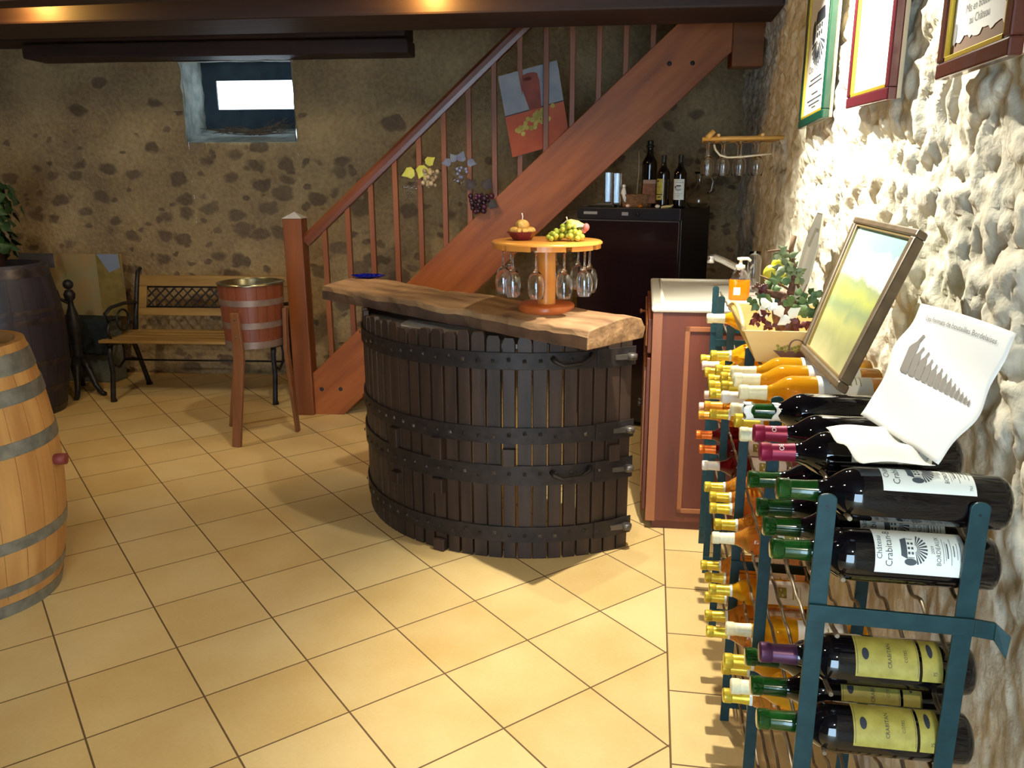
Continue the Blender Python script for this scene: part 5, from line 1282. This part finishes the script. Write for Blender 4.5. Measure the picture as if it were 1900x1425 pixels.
quad_(MB(), 0, 1, 0, .50, .001).build('painted_table', mat('painted_brick_red', (158, 74, 54), (170, 88, 62), rough=.7, scale=8), t)
quad_(MB(), 0, 1, .50, .515, .0015).build('painted_edge', mat('painted_dark', (60, 52, 60), rough=.7), t)
M_POT = mat('painted_copper', (92, 36, 34), (134, 62, 50), rough=.6, scale=6)
f = Flat(); f.poly([(.36, .90), (.34, .82), (.42, .50), (.62, .50), (.66, .82), (.64, .90)]); f.disc(.50, .90, .15, .045); f.to(lambda x, y: pk(x, y, .002)).build('painted_jug', M_POT, t)
f = Flat(); rr2 = random.Random(6)
for k in range(34):
    s = rr2.random(); f.disc(.16+.62*s+rr2.uniform(-.05, .05), .24+.22*s+rr2.uniform(-.08, .08), .038, .030, 10)
f.to(lambda x, y: pk(x, y, .003)).build('painted_grapes', mat('painted_yellow_green', (150, 140, 60), (176, 166, 90), rough=.6, scale=18), t)
def decor(name, label, cpx, m1, m2, leafm, nb, rad, v, seed, leafpts, extra=None):
    c = S3(*cpx, v); t = thing(name, label, 'ornament', tuple(c)); r_ = random.Random(seed); placed = []
    tries = 0; cnt = 0
    while cnt < nb and tries < 4000:
        tries += 1; q = r_.random(); x = r_.gauss(0, .028*(1-q*.6)); z = -.10*q+.02; p = c+EX*x+UPZ*z-EY*abs(r_.gauss(0, .015))
        if all((p-o).length > rad*1.5 for o in placed):
            placed.append(p); b = MB(); b.sphere(p, rad*r_.uniform(.85, 1.15), 12, 8); b.build('berry', m1 if cnt % 3 or m2 is None else m2, t); cnt += 1
    for dx, dz, sz, rot in leafpts:
        b = MB(); leaf(b, c+EX*dx+UPZ*dz-EY*.02, -EY+UPZ*.3, (math.cos(rot), 0, math.sin(rot)), sz, sz*.9); b.build('leaf', leafm, t)
    return t
decor('pale_grape_ornament', 'cream grape cluster with yellow-green leaves tied to a baluster', (797, 322), mat('cream_berry', (176, 160, 130), rough=.5), mat('beige_berry', (150, 132, 110), rough=.5), mat('lime_leaf', (172, 176, 70), (188, 190, 90), rough=.6, scale=20), 26, .014, .01, 1, [(-.09, .02, .085, 3.6), (-.03, .05, .09, 4.4), (-.02, .06, .07, .6), (-.055, .03, .08, 5.4)])
decor('clear_bead_ornament', 'small cluster of clear glass beads beside the cream grape ornament', (763, 340), M_GLASS, None, None, 14, .009, .01, 2, [])
decor('blue_bead_ornament', 'blue leaves and clear beads cluster tied to a baluster', (853, 315), mat('pale_blue_bead', (120, 130, 170), rough=.2, coat=.4), M_GLASS, mat('blue_grey_leaf', (84, 96, 136), (110, 124, 150), rough=.6, scale=20), 14, .010, .01, 3, [(-.05, .05, .06, 3.4), (0, .05, .07, 1.2), (.05, .05, .06, -.3), (-.02, .05, .06, 2.2)])
decor('dark_grape_ornament', 'dark purple grape cluster resting above the staircase stringer', (889, 368), mat('dark_purple_berry', (48, 26, 46), rough=.3, coat=.3), mat('plum_berry', (72, 30, 56), rough=.3), mat('dark_leaf', (44, 40, 50), rough=.6), 26, .015, .0, 4, [(-.03, .06, .08, 2.2), (.03, .06, .08, 1.0), (.06, -.02, .07, -.5)])

# ================================================================== DRIED VINE TWIGS IN THE WINDOW
sc0 = E((il+R_*0+wr)/2, BV+.12, wbt+.03); sc0 = E((wl+wr)/2+.03, BV+.13, wbt+.055)
rw = random.Random(9); b = MB()
for k in range(46):
    s = rw.uniform(-1, 1); l = rw.uniform(.18, .36); z = rw.uniform(0, .05)
    p0 = sc0+EX*(rw.gauss(0, .03))+UPZ*(z*.6)+EY*rw.uniform(-.05, .05); sg = 1 if k % 2 else -1
    p1 = p0+EX*(sg*l*.5)+UPZ*(rw.uniform(.0, .045)); p2 = p0+EX*(sg*l)+UPZ*(rw.uniform(.0, .11))*(1 if sg > 0 else .45)
    b.tube([p0, p1, p2], [.0035, .003, .0018], 5)
o = b.build('dried_vine_bundle', mat('dried_twig', (84, 72, 64), (120, 104, 90), rough=.9, scale=30)); tag(o, 'bundle of dried vine twigs lying on the window sill', 'twigs', kind='stuff')
b = MB(); b.tube([sc0+UPZ*(-.01)-EX*.025, sc0+UPZ*.06-EX*.022], .03, 10)
